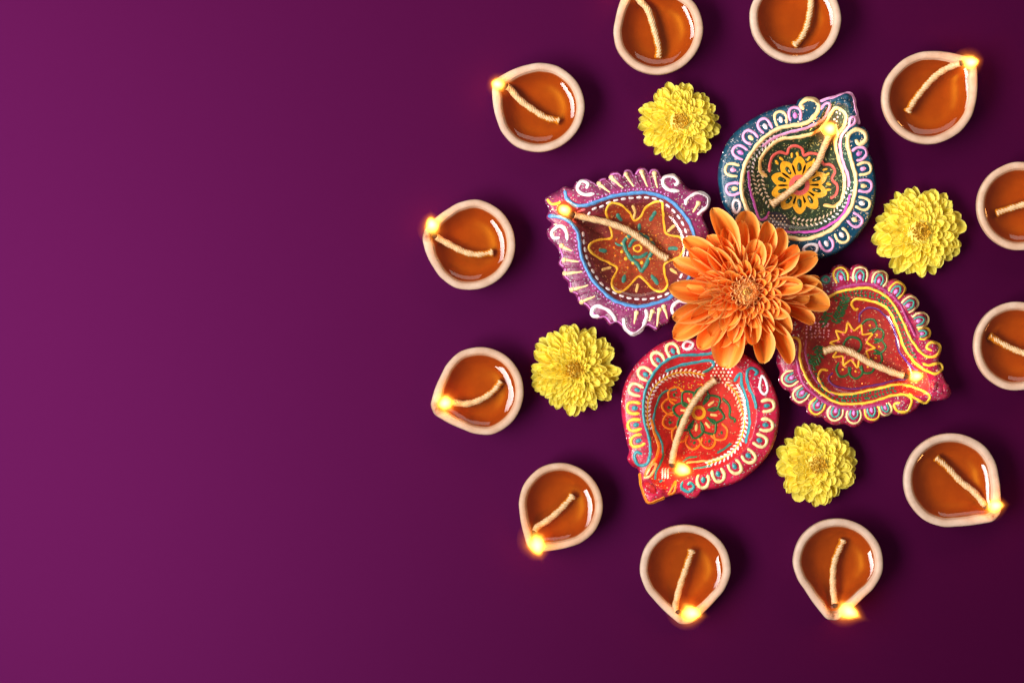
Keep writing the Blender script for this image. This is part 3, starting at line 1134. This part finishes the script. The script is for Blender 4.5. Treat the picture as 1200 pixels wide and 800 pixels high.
p.fill([tuple(cB + 24 * np.array((math.cos(a), math.sin(a)))) for a in np.linspace(0, 2 * math.pi, 10)[:-1]], 'darkgreen', 'flower_eye', lift=0.0005)
p.line([(262, 408), (268, 350), (300, 322), (335, 330), (345, 305), (370, 293), (400, 308), (408, 338), (436, 326), (476, 336), (490, 372), (520, 376), (542, 405), (528, 435), (548, 462), (545, 500), (520, 520)], 3.8, 'rose', 'scalloped_line')
for c in ((300, 355), (368, 330), (440, 352), (505, 405), (515, 470)):
    d = (cB - np.array(c)) / np.hypot(*(cB - np.array(c)))
    s = np.array((-d[1], d[0]))
    p.line([tuple(np.array(c) + s * 14 + d * 14), tuple(np.array(c) + s * 10 - d * 8)], 3.4, 'yellow', 'painted_stroke')
    p.line([tuple(np.array(c) - s * 14 + d * 14), tuple(np.array(c) - s * 10 - d * 8)], 3.4, 'yellow', 'painted_stroke')
nav = [(245, 590), (280, 575), (325, 590), (350, 625), (330, 660), (285, 655), (250, 630)]
p.fill(nav, 'navy', 'dotted_patch')
p.dots([(258 + 17 * i + (8 if j % 2 else 0), 592 + 13 * j) for j in range(5) for i in range(5)], 2.4, 'white')
p.dots([(548, 152), (562, 158), (552, 172), (538, 182), (548, 190), (560, 142)], 2.8, 'white')
pc = lambda c: np.array(c) - np.array((385, 450))
for c, a1, a2 in (((370, 160), 'pink', 'lilac'), ((308, 178), 'cream', 'white'), ((240, 207), 'pink', 'white'), ((177, 256), 'pink', 'cream'), ((132, 320), 'pink', 'lilac'), ((100, 396), 'cream', 'pink'), ((106, 478), 'pink', 'cream'),
                  ((648, 326), 'pink', 'lilac'), ((665, 392), 'cream', 'pink'), ((668, 466), 'pink', 'cream'), ((660, 541), 'cream', 'white'), ((628, 612), 'pink', 'cream'), ((572, 678), 'cream', 'white'), ((506, 716), 'pink', 'white')):
    p.arch(c, pc(c), 52, 58, a1, 3.8, a2, 6.4)
p.line([(130, 532), (112, 528), (104, 556), (118, 580), (134, 562)], 4.0, 'white', 'painted_loop', closed=True)
p.line([(404, 738), (428, 716), (462, 722), (460, 746), (430, 752)], 4.0, 'white', 'painted_loop', closed=True)
for s in (([(548, 100), (580, 84), (606, 96)]), ([(540, 120), (575, 108), (614, 130)])):
    V, F = stroke_geo(b, zB(*s), 8)
    mesh_obj('spout_boss', V, F, gB1, root, org)
add_wick(b, root, org, zB((268, 547), (340, 495), (420, 425), (465, 370), (490, 310), (512, 258), (517, 245)), zoB, 0.0019, zB((518, 222))[0], 7.0, 0.007, (0, -1), 3)

# ---- magenta scalloped lamp
zC = Z((900, 300), 3.81)
C_arch = [(325, 85), (412, 82), (500, 100), (578, 150), (636, 213), (682, 285), (696, 345), (95, 548), (145, 618), (218, 672), (300, 702), (383, 712), (465, 698), (527, 684)]
C_out = [(215, 135), (228, 98), (262, 80), (280, 78), (292, 50), (325, 36), (358, 48), (368, 58), (382, 42), (415, 34), (446, 50), (455, 66), (475, 58), (508, 62), (538, 84), (542, 104), (570, 100), (600, 112), (618, 140), (616, 166), (644, 166), (668, 190), (670, 222),
         (664, 244), (692, 246), (712, 268), (714, 300), (702, 316), (722, 330), (726, 356), (718, 370), (752, 378), (778, 425), (768, 470), (782, 515), (800, 558), (824, 602), (812, 634), (770, 646), (728, 650), (690, 658), (662, 690), (612, 712), (572, 710), (552, 702), (530, 718),
         (510, 722), (494, 738), (465, 748), (432, 738), (414, 758), (385, 766), (350, 752), (332, 752), (300, 756), (262, 738), (248, 722), (215, 720), (178, 700), (172, 674), (140, 668), (104, 640), (102, 610), (72, 592), (50, 556), (56, 520), (42, 480), (46, 430), (62, 380), (80, 320), (110, 250), (160, 180)]
C_edge = [(715, 545), (690, 500), (650, 440), (620, 350), (590, 270), (545, 200), (480, 158), (420, 148), (350, 155), (280, 182), (220, 230), (170, 290), (140, 350), (136, 420), (155, 510), (205, 588), (280, 638), (350, 658), (430, 654),
          (500, 640), (560, 618), (620, 612), (680, 625), (712, 605)]
gC1 = mat_glitter('magenta_glitter', lin(116, 8, 42), lin(180, 38, 84), WH, 0.08)
gC2 = mat_glitter('red_glaze', lin(120, 3, 18), lin(164, 9, 30), (0.95, 0.6, 0.5, 1), 0.06, rough=0.65)
bC_b = [(x, y, 11, .0014) for x, y in zC(*C_arch)] + [(x, y, 12, .0016) for x, y in zC((735, 415), (608, 665))] + [(x, y, 11, .003) for x, y in zC((785, 605), (745, 595))]
b, root, org, p = painted_lamp('magenta painted oil lamp with scalloped rim of yellow and teal arches', (400, 400), C_out, C_edge, zC, (gC1, gC2), bumps=bC_b)
zoC = b.zr - 0.0070
b.oil(root, org, zoC, M_OILC, 0.0018, 0.0026)
for i, c in enumerate(C_arch):
    k = np.array(c) - np.array((400, 395))
    sm = 0.8 if i in (6, 13) else 1.0
    p.arch(c, k, 66 * sm, 66 * sm, 'cream' if i % 3 else 'yellow', 2.7, 'mint', 2.7, 'lilac', 5.4)
p.line([(240, 108), (256, 92), (276, 104), (262, 122)], 3.6, 'mint', 'painted_ring', closed=True)
p.line([(235, 200), (270, 183), (330, 156), (400, 145), (462, 146), (520, 175), (570, 230), (605, 300), (640, 370), (682, 430), (730, 450), (766, 430), (765, 396), (732, 385), (708, 408), (732, 422)], 3.6, 'yellow', 'border_line')
p.line([(690, 478), (722, 486), (766, 480), (776, 505), (750, 526), (700, 506), (650, 470), (610, 410), (580, 330), (545, 250), (490, 210), (430, 195), (392, 194), (373, 214), (390, 240), (405, 236)], 3.6, 'yellow', 'inner_line')
p.line([(100, 362), (125, 364), (142, 392), (142, 450), (165, 530), (210, 590), (280, 640), (350, 660), (430, 655), (500, 640), (560, 620), (622, 622), (642, 652), (620, 695), (580, 690), (564, 662), (590, 654)], 3.6, 'yellow', 'border_line')
p.line([(268, 512), (238, 508), (224, 545), (255, 590), (310, 616), (390, 611), (480, 592), (560, 575), (620, 575), (680, 598), (722, 625), (706, 656), (668, 640), (628, 612)], 3.4, 'yellow', 'inner_line')
p.line([(300, 150), (400, 126), (470, 128), (535, 160), (590, 218), (626, 290), (658, 360)], 4.0, 'plum', 'painted_ridge')
p.line([(122, 420), (145, 540), (195, 608), (275, 660), (350, 682), (430, 677), (500, 662)], 4.0, 'plum', 'painted_ridge')
p.line([(168, 372), (170, 440), (195, 520), (240, 580), (300, 622)], 3.0, 'plum', 'painted_ridge')
p.line([(408, 296), (412, 255), (445, 232), (490, 240), (540, 285), (568, 350), (588, 430), (640, 492), (670, 510)], 2.8, 'violet', 'painted_line')
p.line([(290, 520), (272, 545), (300, 580), (380, 591), (470, 577), (560, 556), (620, 548)], 2.8, 'violet', 'painted_line')
for path in ([(300, 190), (350, 170), (420, 168), (480, 180), (540, 220), (580, 285), (605, 360), (630, 420), (650, 460)], [(185, 440), (205, 520), (250, 590), (310, 632), (400, 632), (480, 615), (560, 595)]):
    segs = []
    for q, t in p.along(path, 17):
        nrm = np.array([-t[1], t[0]])
        for s in (-1, 1):
            jx = rr.uniform(-5, 5)
            segs.append((tuple(q + nrm * s * 3 + t * jx), tuple(q + nrm * s * rr.uniform(9, 17) + t * (rr.uniform(4, 13) + jx))))
    p.dashes(segs, 2.9, 'green', 'painted_leaves')
for path in ([(345, 190), (325, 240), (300, 300)], [(200, 480), (230, 440), (220, 400)], [(265, 260), (250, 290), (270, 310)]):
    segs = []
    for q, t in p.along(path, 13):
        nrm = np.array([-t[1], t[0]])
        for s in (-1, 1):
            segs.append((tuple(q + t * rr.uniform(-3, 3)), tuple(q + nrm * s * rr.uniform(16, 27) - t * rr.uniform(6, 18))))
    p.dashes(segs, 3.0, 'green', 'painted_leaves')
cC = np.array((378, 398))
zig = []
for k in range(20):
    a = 2 * math.pi * k / 20
    zig.append(tuple(cC + (100 if k % 2 == 0 else 66) * np.array((math.cos(a + .1), math.sin(a + .1)))))
V, F = stroke_geo(b, catmull(zC(*zig), True, 8), 2.8, True)
mesh_obj('flower_outline', V, F, PAINT['yellow'], root, org)
p.line([tuple(cC + 38 * np.array((math.cos(a), math.sin(a)))) for a in np.linspace(0, 2 * math.pi, 11)[:-1]], 3.4, 'green', 'painted_ring', closed=True)
for k in range(10):
    a = 2 * math.pi * k / 10 + .25
    d = np.array((math.cos(a), math.sin(a)))
    p.line([tuple(cC + d * 58), tuple(cC + d * 74)], 4.2, 'rose', 'painted_stroke')
for a in (-0.85, -0.4, 0.05, 0.5, 0.95, 1.45, 1.95):
    d, s = np.array((math.cos(a), math.sin(a))), np.array((-math.sin(a), math.cos(a)))
    V, F = stroke_geo(b, zC(tuple(cC + d * 92 - s * 30), tuple(cC + d * 128 - s * 28), tuple(cC + d * 148), tuple(cC + d * 128 + s * 28), tuple(cC + d * 92 + s * 30)), 3.2)
    q = mesh_obj('green_arc', V, F, PAINT['green'], root, org)
    V, F = stroke_geo(b, zC(tuple(cC + d * 112), tuple(cC + d * 122)), 4.6)
    mesh_obj('arc_dot', V, F, PAINT['gold'], q, org)
p.dots([(175 + 19 * i + rr.uniform(-4, 4), 300 + 15 * j + rr.uniform(-3, 3)) for j in range(5) for i in range(6)], 2.8, 'pink')
p.dots([(540 + 12 * i, 492 + 7 * i) for i in range(6)], 2.0, 'white')
for s in ([(745, 560), (735, 605)], [(790, 570), (800, 610)]):
    V, F = stroke_geo(b, zC(*s), 10)
    mesh_obj('spout_boss', V, F, gC1, root, org)
add_wick(b, root, org, zC((247, 425), (300, 412), (350, 420), (400, 445), (450, 475), (510, 500), (560, 520), (610, 535), (630, 540)), zoC, 0.0019, zC((664, 537))[0], 6.0, 0.0075, (3, 0), 6)

# ---- red lamp
zD = Z((715, 385), 3.72)
D_out = [(165, 766), (140, 722), (126, 622), (98, 602), (76, 570), (84, 534), (75, 500), (55, 400), (50, 320), (65, 240), (110, 160), (170, 100), (230, 60), (280, 44), (340, 40), (430, 38), (520, 62), (600, 115), (660, 160), (700, 220),
         (730, 290), (742, 350), (738, 420), (720, 500), (680, 570), (620, 630), (560, 670), (480, 696), (404, 710), (384, 736), (342, 742), (308, 722), (250, 736), (200, 756)]
D_edge = [(200, 690), (170, 630), (195, 570), (178, 500), (155, 420), (146, 330), (166, 240), (212, 172), (272, 128), (350, 112), (430, 108), (510, 130), (575, 185), (620, 260), (638, 350), (630, 430), (600, 510), (540, 570), (460, 615), (390, 640), (330, 655), (270, 690)]
gD1 = mat_glitter('crimson_glitter', lin(140, 8, 34), lin(206, 40, 78), WH, 0.07)
gD2 = mat_glitter('bright_red_glaze', lin(160, 5, 16), lin(204, 16, 32), (1, 0.7, 0.5, 1), 0.05, rough=0.65)
b, root, org, p = painted_lamp('red painted oil lamp with cream arches around teal drops', (400, 385), D_out, D_edge, zD, (gD1, gD2), bumps=[(x, y, 10, .003) for x, y in zD((175, 685), (215, 705))])
zoD = b.zr - 0.0070
b.oil(root, org, zoD, M_OILC, 0.0018, 0.0026)
for c in ((272, 92), (206, 132), (150, 196), (112, 265), (101, 345), (107, 420), (118, 490), (688, 335), (682, 420), (655, 488), (606, 556), (545, 604), (472, 638), (406, 664)):
    p.arch(c, np.array(c) - np.array((400, 375)), 50, 58, 'cream' if c[0] > 300 or c[1] < 300 else 'yellow', 4.4, 'teal', 6.4)
p.line([(318, 72), (336, 54), (362, 64), (350, 84), (328, 88)], 4.0, 'white', 'painted_ring', closed=True)
p.line([(664, 206), (688, 262), (672, 286), (654, 262)], 3.6, 'white', 'painted_loop', closed=True)
p.line([(140, 548), (116, 538), (104, 560), (125, 594), (160, 586), (176, 540), (170, 480), (150, 400), (145, 330), (165, 240), (210, 170), (270, 125), (350, 115), (430, 110), (456, 96), (460, 74)], 4.2, 'teal', 'border_line')
p.line([(628, 205), (640, 188), (618, 172), (596, 190), (600, 240), (626, 300), (636, 350)], 4.2, 'teal', 'border_line')
p.line([(318, 664), (312, 690), (340, 712), (366, 690), (352, 672), (338, 684)], 4.2, 'teal', 'painted_scroll')
p.line([(240, 185), (330, 155), (430, 140), (451, 160), (430, 180), (402, 192)], 4.0, 'teal', 'painted_line')
p.line([(540, 232), (570, 194), (575, 250), (600, 330), (606, 420), (590, 500)], 4.0, 'teal', 'painted_line')
p.line([(290, 260), (232, 280), (200, 340), (190, 400), (202, 446), (226, 500), (230, 560), (202, 620), (200, 672), (230, 660)], 3.0, 'teal', 'inner_line')
p.line([(180, 392), (192, 450), (212, 505), (200, 560), (160, 620), (150, 650)], 4.0, 'orange', 'painted_line')
p.line([(150, 648), (178, 640), (198, 590), (176, 600), (150, 648)], 3.4, 'cream', 'painted_loop', closed=True)
p.line([(130, 628), (136, 690), (152, 735), (172, 758), (240, 736)], 3.6, 'orange', 'edge_line')
p.line([(260, 715), (286, 664), (280, 710), (258, 722)], 3.2, 'orange', 'painted_loop', closed=True)
p.line([(330, 585), (400, 575), (440, 575), (520, 545), (560, 510)], 3.0, 'cream', 'painted_line')
p.line([(315, 580), (345, 560), (380, 556)], 2.6, 'mint', 'painted_line')
p.line([(465, 542), (500, 520), (530, 500)], 3.0, 'teal', 'painted_line')
p.line([(360, 612), (400, 604), (440, 596)], 2.6, 'mint', 'painted_line')
for path, gold in (([(172, 440), (163, 380), (168, 310), (205, 240), (270, 200), (340, 190), (415, 205)], 'gold'), ([(505, 236), (548, 280), (575, 350), (585, 420), (560, 500), (500, 560), (420, 590)], 'gold')):
    segs = []
    for q, t in p.along(path, 19):
        nrm = np.array([-t[1], t[0]])
        for s in (-1, 1):
            segs.append((tuple(q + nrm * s * 3), tuple(q + nrm * s * 15 + t * 13)))
    p.dashes(segs, 2.6, 'white', 'painted_leaves')
    p.line(path, 2.0, gold, 'painted_stem')
cD = np.array((386, 366))
for k in range(8):
    a = 2 * math.pi * k / 8 + 0.15
    d, s = np.array((math.cos(a), math.sin(a))), np.array((-math.sin(a), math.cos(a)))
    p.line([tuple(cD + d * 36 - s * 14), tuple(cD + d * 74 - s * 34), tuple(cD + d * 112), tuple(cD + d * 74 + s * 34), tuple(cD + d * 36 + s * 14)], 3.2, 'green', 'green_petal')
    p.line([tuple(cD + d * 50), tuple(cD + d * 82)], 3.8, 'cream', 'petal_stroke')
for a in (0.75, 1.25, 1.75, 2.3, 2.85, 3.35, 3.8):
    d, s = np.array((math.cos(a), math.sin(a))), np.array((-math.sin(a), math.cos(a)))
    p.line([tuple(cD + d * 104 - s * 34), tuple(cD + d * 140 - s * 30), tuple(cD + d * 162), tuple(cD + d * 140 + s * 30), tuple(cD + d * 104 + s * 34)], 3.2, 'orange', 'outer_arc')
    p.line([tuple(cD + d * 126 - s * 9), tuple(cD + d * 138)], 3.6, 'green', 'painted_stroke')
    p.line([tuple(cD + d * 126 + s * 9), tuple(cD + d * 134 + s * 12)], 3.6, 'green', 'painted_stroke')
p.line([(490, 300), (520, 340), (520, 380), (545, 395), (540, 410)], 3.4, 'green', 'painted_line')
p.fill([tuple(cD + 32 * np.array((math.cos(a), math.sin(a)))) for a in np.linspace(0, 2 * math.pi, 11)[:-1]], 'gold', 'flower_centre', lift=0.0003)
p.fill([tuple(cD + 17 * np.array((math.cos(a), math.sin(a)))) for a in np.linspace(0, 2 * math.pi, 11)[:-1]], 'red', 'flower_eye', lift=0.0005)
p.dots([(440 + 17 * i + (8 if j % 2 else 0) + rr.uniform(-2, 2), 145 + 15 * j) for j in range(7) for i in range(6 - abs(3 - j) // 2)], 2.9, 'white')
p.dots([(rr.uniform(280, 420), rr.uniform(225, 285)) for _ in range(26)], 1.8, 'gold')
p.dashes([((225 + 12 * i, 618 + 9 * j), (232 + 12 * i, 606 + 9 * j)) for i in range(3) for j in range(5)], 2.0, 'white')
for s in ([(150, 670), (200, 715)], [(185, 660), (240, 700)]):
    V, F = stroke_geo(b, zD(*s), 8)
    mesh_obj('spout_boss', V, F, gD2, root, org)
add_wick(b, root, org, zD((460, 222), (405, 268), (352, 340), (315, 420), (287, 500), (270, 580), (276, 606)), zoD, 0.0019, zD((318, 616))[0], 7.0, 0.0085, (8, 1), 6)


# ------------------------------------------------------------------ flowers
def petal_mesh(name, mat, nu=9, nv=7, base=0.35, wide=0.62, cup=0.35, curl=0.2, point=0.0, rip=0.03, seed=0):
    """petal of length 1 along +x, half width .5 at its widest; returns mesh data"""
    rg = random.Random(seed)
    ph, sk = rg.uniform(0, 6.28), rg.uniform(-0.12, 0.12)
    notch = rg.uniform(-0.02, 0.05)
    V, F, U = [], [], []
    for i in range(nu + 1):
        u = i / nu
        uu = 1 - (1 - u) ** 1.35
        if uu < wide:
            k = uu / wide
            w = base + (1 - base) * (k * k * (3 - 2 * k))
        else:
            k = (uu - wide) / (1 - wide)
            w = math.sqrt(max(0.0, 1 - k ** (2.2 - point)))
            w = max(w, 0.04)
        for j in range(nv + 1):
            v = j / nv * 2 - 1
            y = v * 0.5 * w
            x = uu - notch * (1 - abs(v)) * (u > 0.97)
            z = cup * (v * v) * 0.5 * w * (0.4 + 0.6 * math.sin(math.pi * min(1, uu * 1.02)) + 0.25) + curl * (uu ** 2) + rip * math.sin(v * 4 + ph + uu * 3) * uu
            z += 0.022 * math.cos(v * 9) * math.sin(math.pi * uu)
            V.append((x, y + sk * uu * uu, z))
            U.append((uu, j / nv))
    for i in range(nu):
        for j in range(nv):
            a = i * (nv + 1) + j
            F.append((a, a + nv + 1, a + nv + 2, a + 1))
    me = bpy.data.meshes.new(name)
    me.from_pydata(V, [], F)
    me.materials.append(mat)
    me.polygons.foreach_set('use_smooth', [True] * len(F))
    ul = me.uv_layers.new(name='uv')
    li = np.zeros(len(me.loops), int)
    me.loops.foreach_get('vertex_index', li)
    ul.data.foreach_set('uv', np.array(U)[li].ravel())
    me.update()
    return me


def put_petal(me, root, name, pos, az, pitch, roll, ln, wd):
    o = bpy.data.objects.new(name, me)
    col.objects.link(o)
    o.parent = root
    M = Matrix.Translation(pos) @ Matrix.Rotation(az, 4, 'Z') @ Matrix.Rotation(-pitch, 4, 'Y') @ Matrix.Rotation(roll, 4, 'X') @ Matrix.Diagonal((ln, wd, ln, 1))
    o.matrix_local = M
    return o


def lathe(profile, n=24):
    V, F = [], []
    for r, z in profile:
        for k in range(n):
            a = 2 * math.pi * k / n
            V.append((r * math.cos(a), r * math.sin(a), z))
    for j in range(len(profile) - 1):
        for k in range(n):
            F.append((j * n + k, j * n + (k + 1) % n, (j + 1) * n + (k + 1) % n, (j + 1) * n + k))
    F.append(tuple(range(n))[::-1])
    F.append(tuple((len(profile) - 1) * n + k for k in range(n)))
    return V, F


M_YEL = mat_petal('yellow_petal', lin(236, 172, 20), lin(254, 230, 60), lin(255, 243, 108), lin(254, 236, 84), lin(255, 246, 130), trans=0.45)
M_YEL2 = mat_petal('yellow_floret', lin(206, 134, 20), lin(240, 196, 44), lin(252, 228, 90), lin(244, 206, 64), lin(252, 230, 100), trans=0.35)
M_ORA = mat_petal('orange_petal', lin(214, 38, 4), lin(253, 106, 20), lin(255, 172, 76), lin(255, 172, 66), lin(255, 204, 120), trans=0.26)  # red petal base, deepened to imitate shading between overlapping petals
M_ORA2 = mat_petal('orange_floret', lin(232, 104, 20), lin(254, 164, 62), lin(255, 220, 150), lin(254, 190, 100), lin(255, 226, 170), trans=0.3)
M_GREEN = mat_plain('green_calyx', lin(70, 104, 40), 0.6)
M_HEART = mat_plain('pale_flower_heart', lin(252, 200, 120), 0.6)
M_CORE = mat_plain('green_flower_heart', lin(214, 196, 90), 0.6)

yel_meshes = [petal_mesh('petal', M_YEL, 8, 6, 0.4, 0.62, 0.30, 0.06 + 0.07 * (k % 3), 0.3 * (k % 4), 0.03, k) for k in range(9)]
yel_small = [petal_mesh('floret', M_YEL2, 5, 4, 0.5, 0.65, 0.8, 0.25, 0.0, 0.02, 40 + k) for k in range(4)]


def yellow_flower(label, c, R, seed, N=250, fine=1.0, lift=1.0):
    rg = random.Random(seed)
    zmid = 0.013
    cx, cy = P(c[0], c[1], zmid)
    root = thing('yellow_chrysanthemum', label, 'flower', (cx, cy, 0), 'yellow flowers between the painted lamps')
    R = R * S
    V, F = lathe([(0.0035, 0.0), (0.0045, 0.002), (0.006, 0.004), (R * 0.45, 0.007), (R * 0.52, 0.010), (R * 0.40, 0.016), (R * 0.22, 0.0195), (0.001, 0.0205)])
    mesh_obj('calyx', V, F, M_CORE, root)
    ga = math.pi * (3 - math.sqrt(5))
    for i in range(N):
        f = (i + 0.5) / N                      # 0 outermost .. 1 centre
        az = i * ga + rg.uniform(-0.16, 0.16)
        tip_r = R * (1.0 - 0.80 * f ** 1.12) * rg.uniform(0.92, 1.05)
        pitch = math.radians(-2 + 44 * f ** 1.4 + rg.uniform(-8, 8))
        ln = R * (0.62 - 0.34 * f) * rg.uniform(0.9, 1.1)
        wd = R * (0.26 - 0.15 * f) * fine * rg.uniform(0.82, 1.2)
        zt = 0.0070 + 0.0130 * lift * (1 - (1 - f) ** 1.5) - 0.003 * max(0, f - 0.75) * 4 * 0.5 + rg.uniform(-.001, .001)
        br = tip_r - ln * math.cos(pitch)
        bz = zt - ln * math.sin(pitch) * 0.9
        br = max(br, R * 0.03)
        bz = max(bz, 0.0032)
        put_petal(yel_meshes[rg.randrange(9)], root, 'petal', (br * math.cos(az), br * math.sin(az), bz), az, pitch, rg.uniform(-0.3, 0.3), ln, wd)
    for i in range(46):
        f = (i + 0.5) / 46
        az = i * ga + 1.0
        r = R * 0.19 * math.sqrt(f)
        put_petal(yel_small[i % 4], root, 'floret', (r * math.cos(az), r * math.sin(az), 0.0195), az, math.radians(84 - 30 * f + rg.uniform(-10, 10)), rg.uniform(-.4, .4), R * rg.uniform(0.07, 0.13), R * rg.uniform(0.055, 0.085))
    return root


yellow_flower('yellow chrysanthemum head between the purple and blue painted lamps', (796, 143.5), 48.5, 1, 270)
yellow_flower('yellow chrysanthemum head between the blue and magenta painted lamps', (1077, 272), 54, 2, 255, 1.12, 0.95)
yellow_flower('yellow chrysanthemum head between the purple and red painted lamps', (673, 433), 55, 3, 295, 0.92, 1.1)
yellow_flower('yellow chrysanthemum head between the red and magenta painted lamps', (957.5, 544), 49.5, 4, 240, 1.2, 1.0)

# orange chrysanthemum, lying over the rims of the painted lamps
zO = Z((775, 235), 3.81)
oc = (873.5, 342)
zc0 = 0.030
ox, oy = P(oc[0], oc[1], zc0)
oroot = thing('orange_chrysanthemum', 'large orange chrysanthemum resting on the rims of the four painted lamps', 'flower', (ox, oy, 0))
V, F = lathe([(0.004, 0.0), (0.0045, 0.010), (0.006, 0.016), (0.013, 0.0205), (0.015, 0.024), (0.012, 0.029), (0.006, 0.033), (0.001, 0.034)])
mesh_obj('calyx', V, F, M_GREEN, oroot)
ora_meshes = [petal_mesh('petal', M_ORA, 12, 8, 0.34, 0.66, 0.52 + 0.12 * (k % 3), 0.02 + 0.05 * (k % 3), 0.3 * (k % 3), 0.03, 70 + k) for k in range(10)]
ora_cup = [petal_mesh('petal', M_ORA, 10, 8, 0.42, 0.64, 0.58, 0.14 + 0.05 * (k % 2), 0.1 * (k % 3), 0.02, 90 + k) for k in range(6)]
ora_small = [petal_mesh('floret', M_ORA2, 7, 6, 0.5, 0.66, 1.1, 0.30, 0.0, 0.01, 110 + k) for k in range(4)]
rg = random.Random(5)
OC = np.array((380, 405))


def orange_petal(tip, w, z_tip, z_base, r_base, meshes, roll=0.0, name='petal'):
    tx, ty = P(*zO(tip)[0], z_tip)
    d = np.array([tx - ox, ty - oy])
    L = np.hypot(*d)
    az = math.atan2(d[1], d[0])
    hl = L - r_base
    ln = math.hypot(hl, z_tip - z_base)
    me = meshes[rg.randrange(len(meshes))]
    put_petal(me, oroot, name, (r_base * math.cos(az), r_base * math.sin(az), z_base), az, math.atan2(z_tip - z_base, hl) - 0.04, roll, ln, w / 3.81 * S)


OUT0 = [((212, 42), 92), ((378, 45), 104), ((470, 96), 84), ((545, 128), 84), ((612, 205), 66), ((694, 250), 88), ((700, 345), 70), ((752, 470), 100), ((686, 545), 66), ((572, 732), 74), ((445, 728), 92), ((305, 752), 132), ((165, 660), 92), ((48, 605), 96), ((48, 520), 84),
        ((34, 388), 96), ((50, 272), 72), ((98, 172), 84)]
for t, w in OUT0:
    orange_petal(t, w * 1.1, 0.0225 + rg.uniform(-.0008, .001), 0.0245, 0.006, ora_meshes, rg.uniform(-0.25, 0.25))
OUT1 = [((200, 160), 80), ((128, 215), 80), ((352, 88), 84), ((286, 120), 60), ((598, 196), 76), ((634, 360), 86), ((722, 392), 84), ((662, 438), 84), ((578, 592), 82), ((470, 622), 66), ((352, 655), 92), ((222, 605), 86), ((132, 540), 84), ((152, 462), 70),
        ((112, 385), 74), ((165, 325), 66), ((610, 285), 62), ((520, 545), 70), ((262, 655), 66)]
for t, w in OUT1:
    orange_petal(t, w * 1.12, 0.0275 + rg.uniform(-.001, .001), 0.0262, 0.005, ora_meshes, rg.uniform(-0.3, 0.3))
OUT2 = [((212, 205), 76), ((325, 182), 62), ((420, 165), 84), ((490, 192), 62), ((522, 248), 62), ((560, 318), 72), ((632, 372), 70), ((586, 486), 78), ((525, 520), 66), ((490, 600), 56), ((410, 650), 66), ((330, 640), 64), ((270, 590), 70), ((200, 505), 70), ((160, 465), 62),
        ((185, 395), 58), ((180, 330), 56), ((250, 200), 56)]
for t, w in OUT2:
    orange_petal(t, w * 1.2, 0.0325 + rg.uniform(-.001, .001), 0.0275, 0.0045, ora_cup, rg.uniform(-0.3, 0.3))
for rad, cnt, w, zt, zb, off in ((172, 16, 70, 0.0355, 0.029, 0.1), (138, 15, 60, 0.0375, 0.030, 0.3), (108, 14, 48, 0.0385, 0.031, 0.0)):
    for k in range(cnt):
        a = 2 * math.pi * (k + off) / cnt + rg.uniform(-.1, .1)
        r = rad * rg.uniform(0.92, 1.08)
        orange_petal(tuple(OC + r * np.array((math.cos(a), math.sin(a)))), w * rg.uniform(.88, 1.12), zt + rg.uniform(-.0008, .0008), zb, rad * 0.4 / 3.81 * S, ora_cup, rg.uniform(-.3, .3))
for rad, cnt, w, zt, zb, off in ((88, 17, 32, 0.0392, 0.0325, 0.2), (70, 16, 33, 0.0400, 0.034, 0.5), (54, 14, 31, 0.0402, 0.035, 0.0), (38, 11, 28, 0.0398, 0.035, 0.3)):
    for k in range(cnt):
        a = 2 * math.pi * (k + off) / cnt + rg.uniform(-.08, .08)
        orange_petal(tuple(OC + rad * rg.uniform(.95, 1.05) * np.array((math.cos(a), math.sin(a)))), w * rg.uniform(.9, 1.1), zt, zb, rad * 0.72 / 3.81 * S, ora_small, rg.uniform(-.3, .3), 'floret')
V, F = lathe([(0.0080, 0.033), (0.0076, 0.0362), (0.0060, 0.0384), (0.0034, 0.0392), (0.0018, 0.0386), (0.0004, 0.0382)], 18)
mesh_obj('flower_heart', V, F, M_HEART, oroot)
mesh_obj('flower_eye', *lathe([(0.0022, 0.0384), (0.0020, 0.0394), (0.0012, 0.0397), (0.0003, 0.0394)], 14), M_CORE, oroot)
for k in range(9):
    a = k * 2.4
    put_petal(ora_small[k % 4], oroot, 'floret', (0.0004 * math.sqrt(k) * 2.2 * math.cos(a), 0.0004 * math.sqrt(k) * 2.2 * math.sin(a), 0.0390), a, math.radians(75), 0, 0.0022, 0.0018)
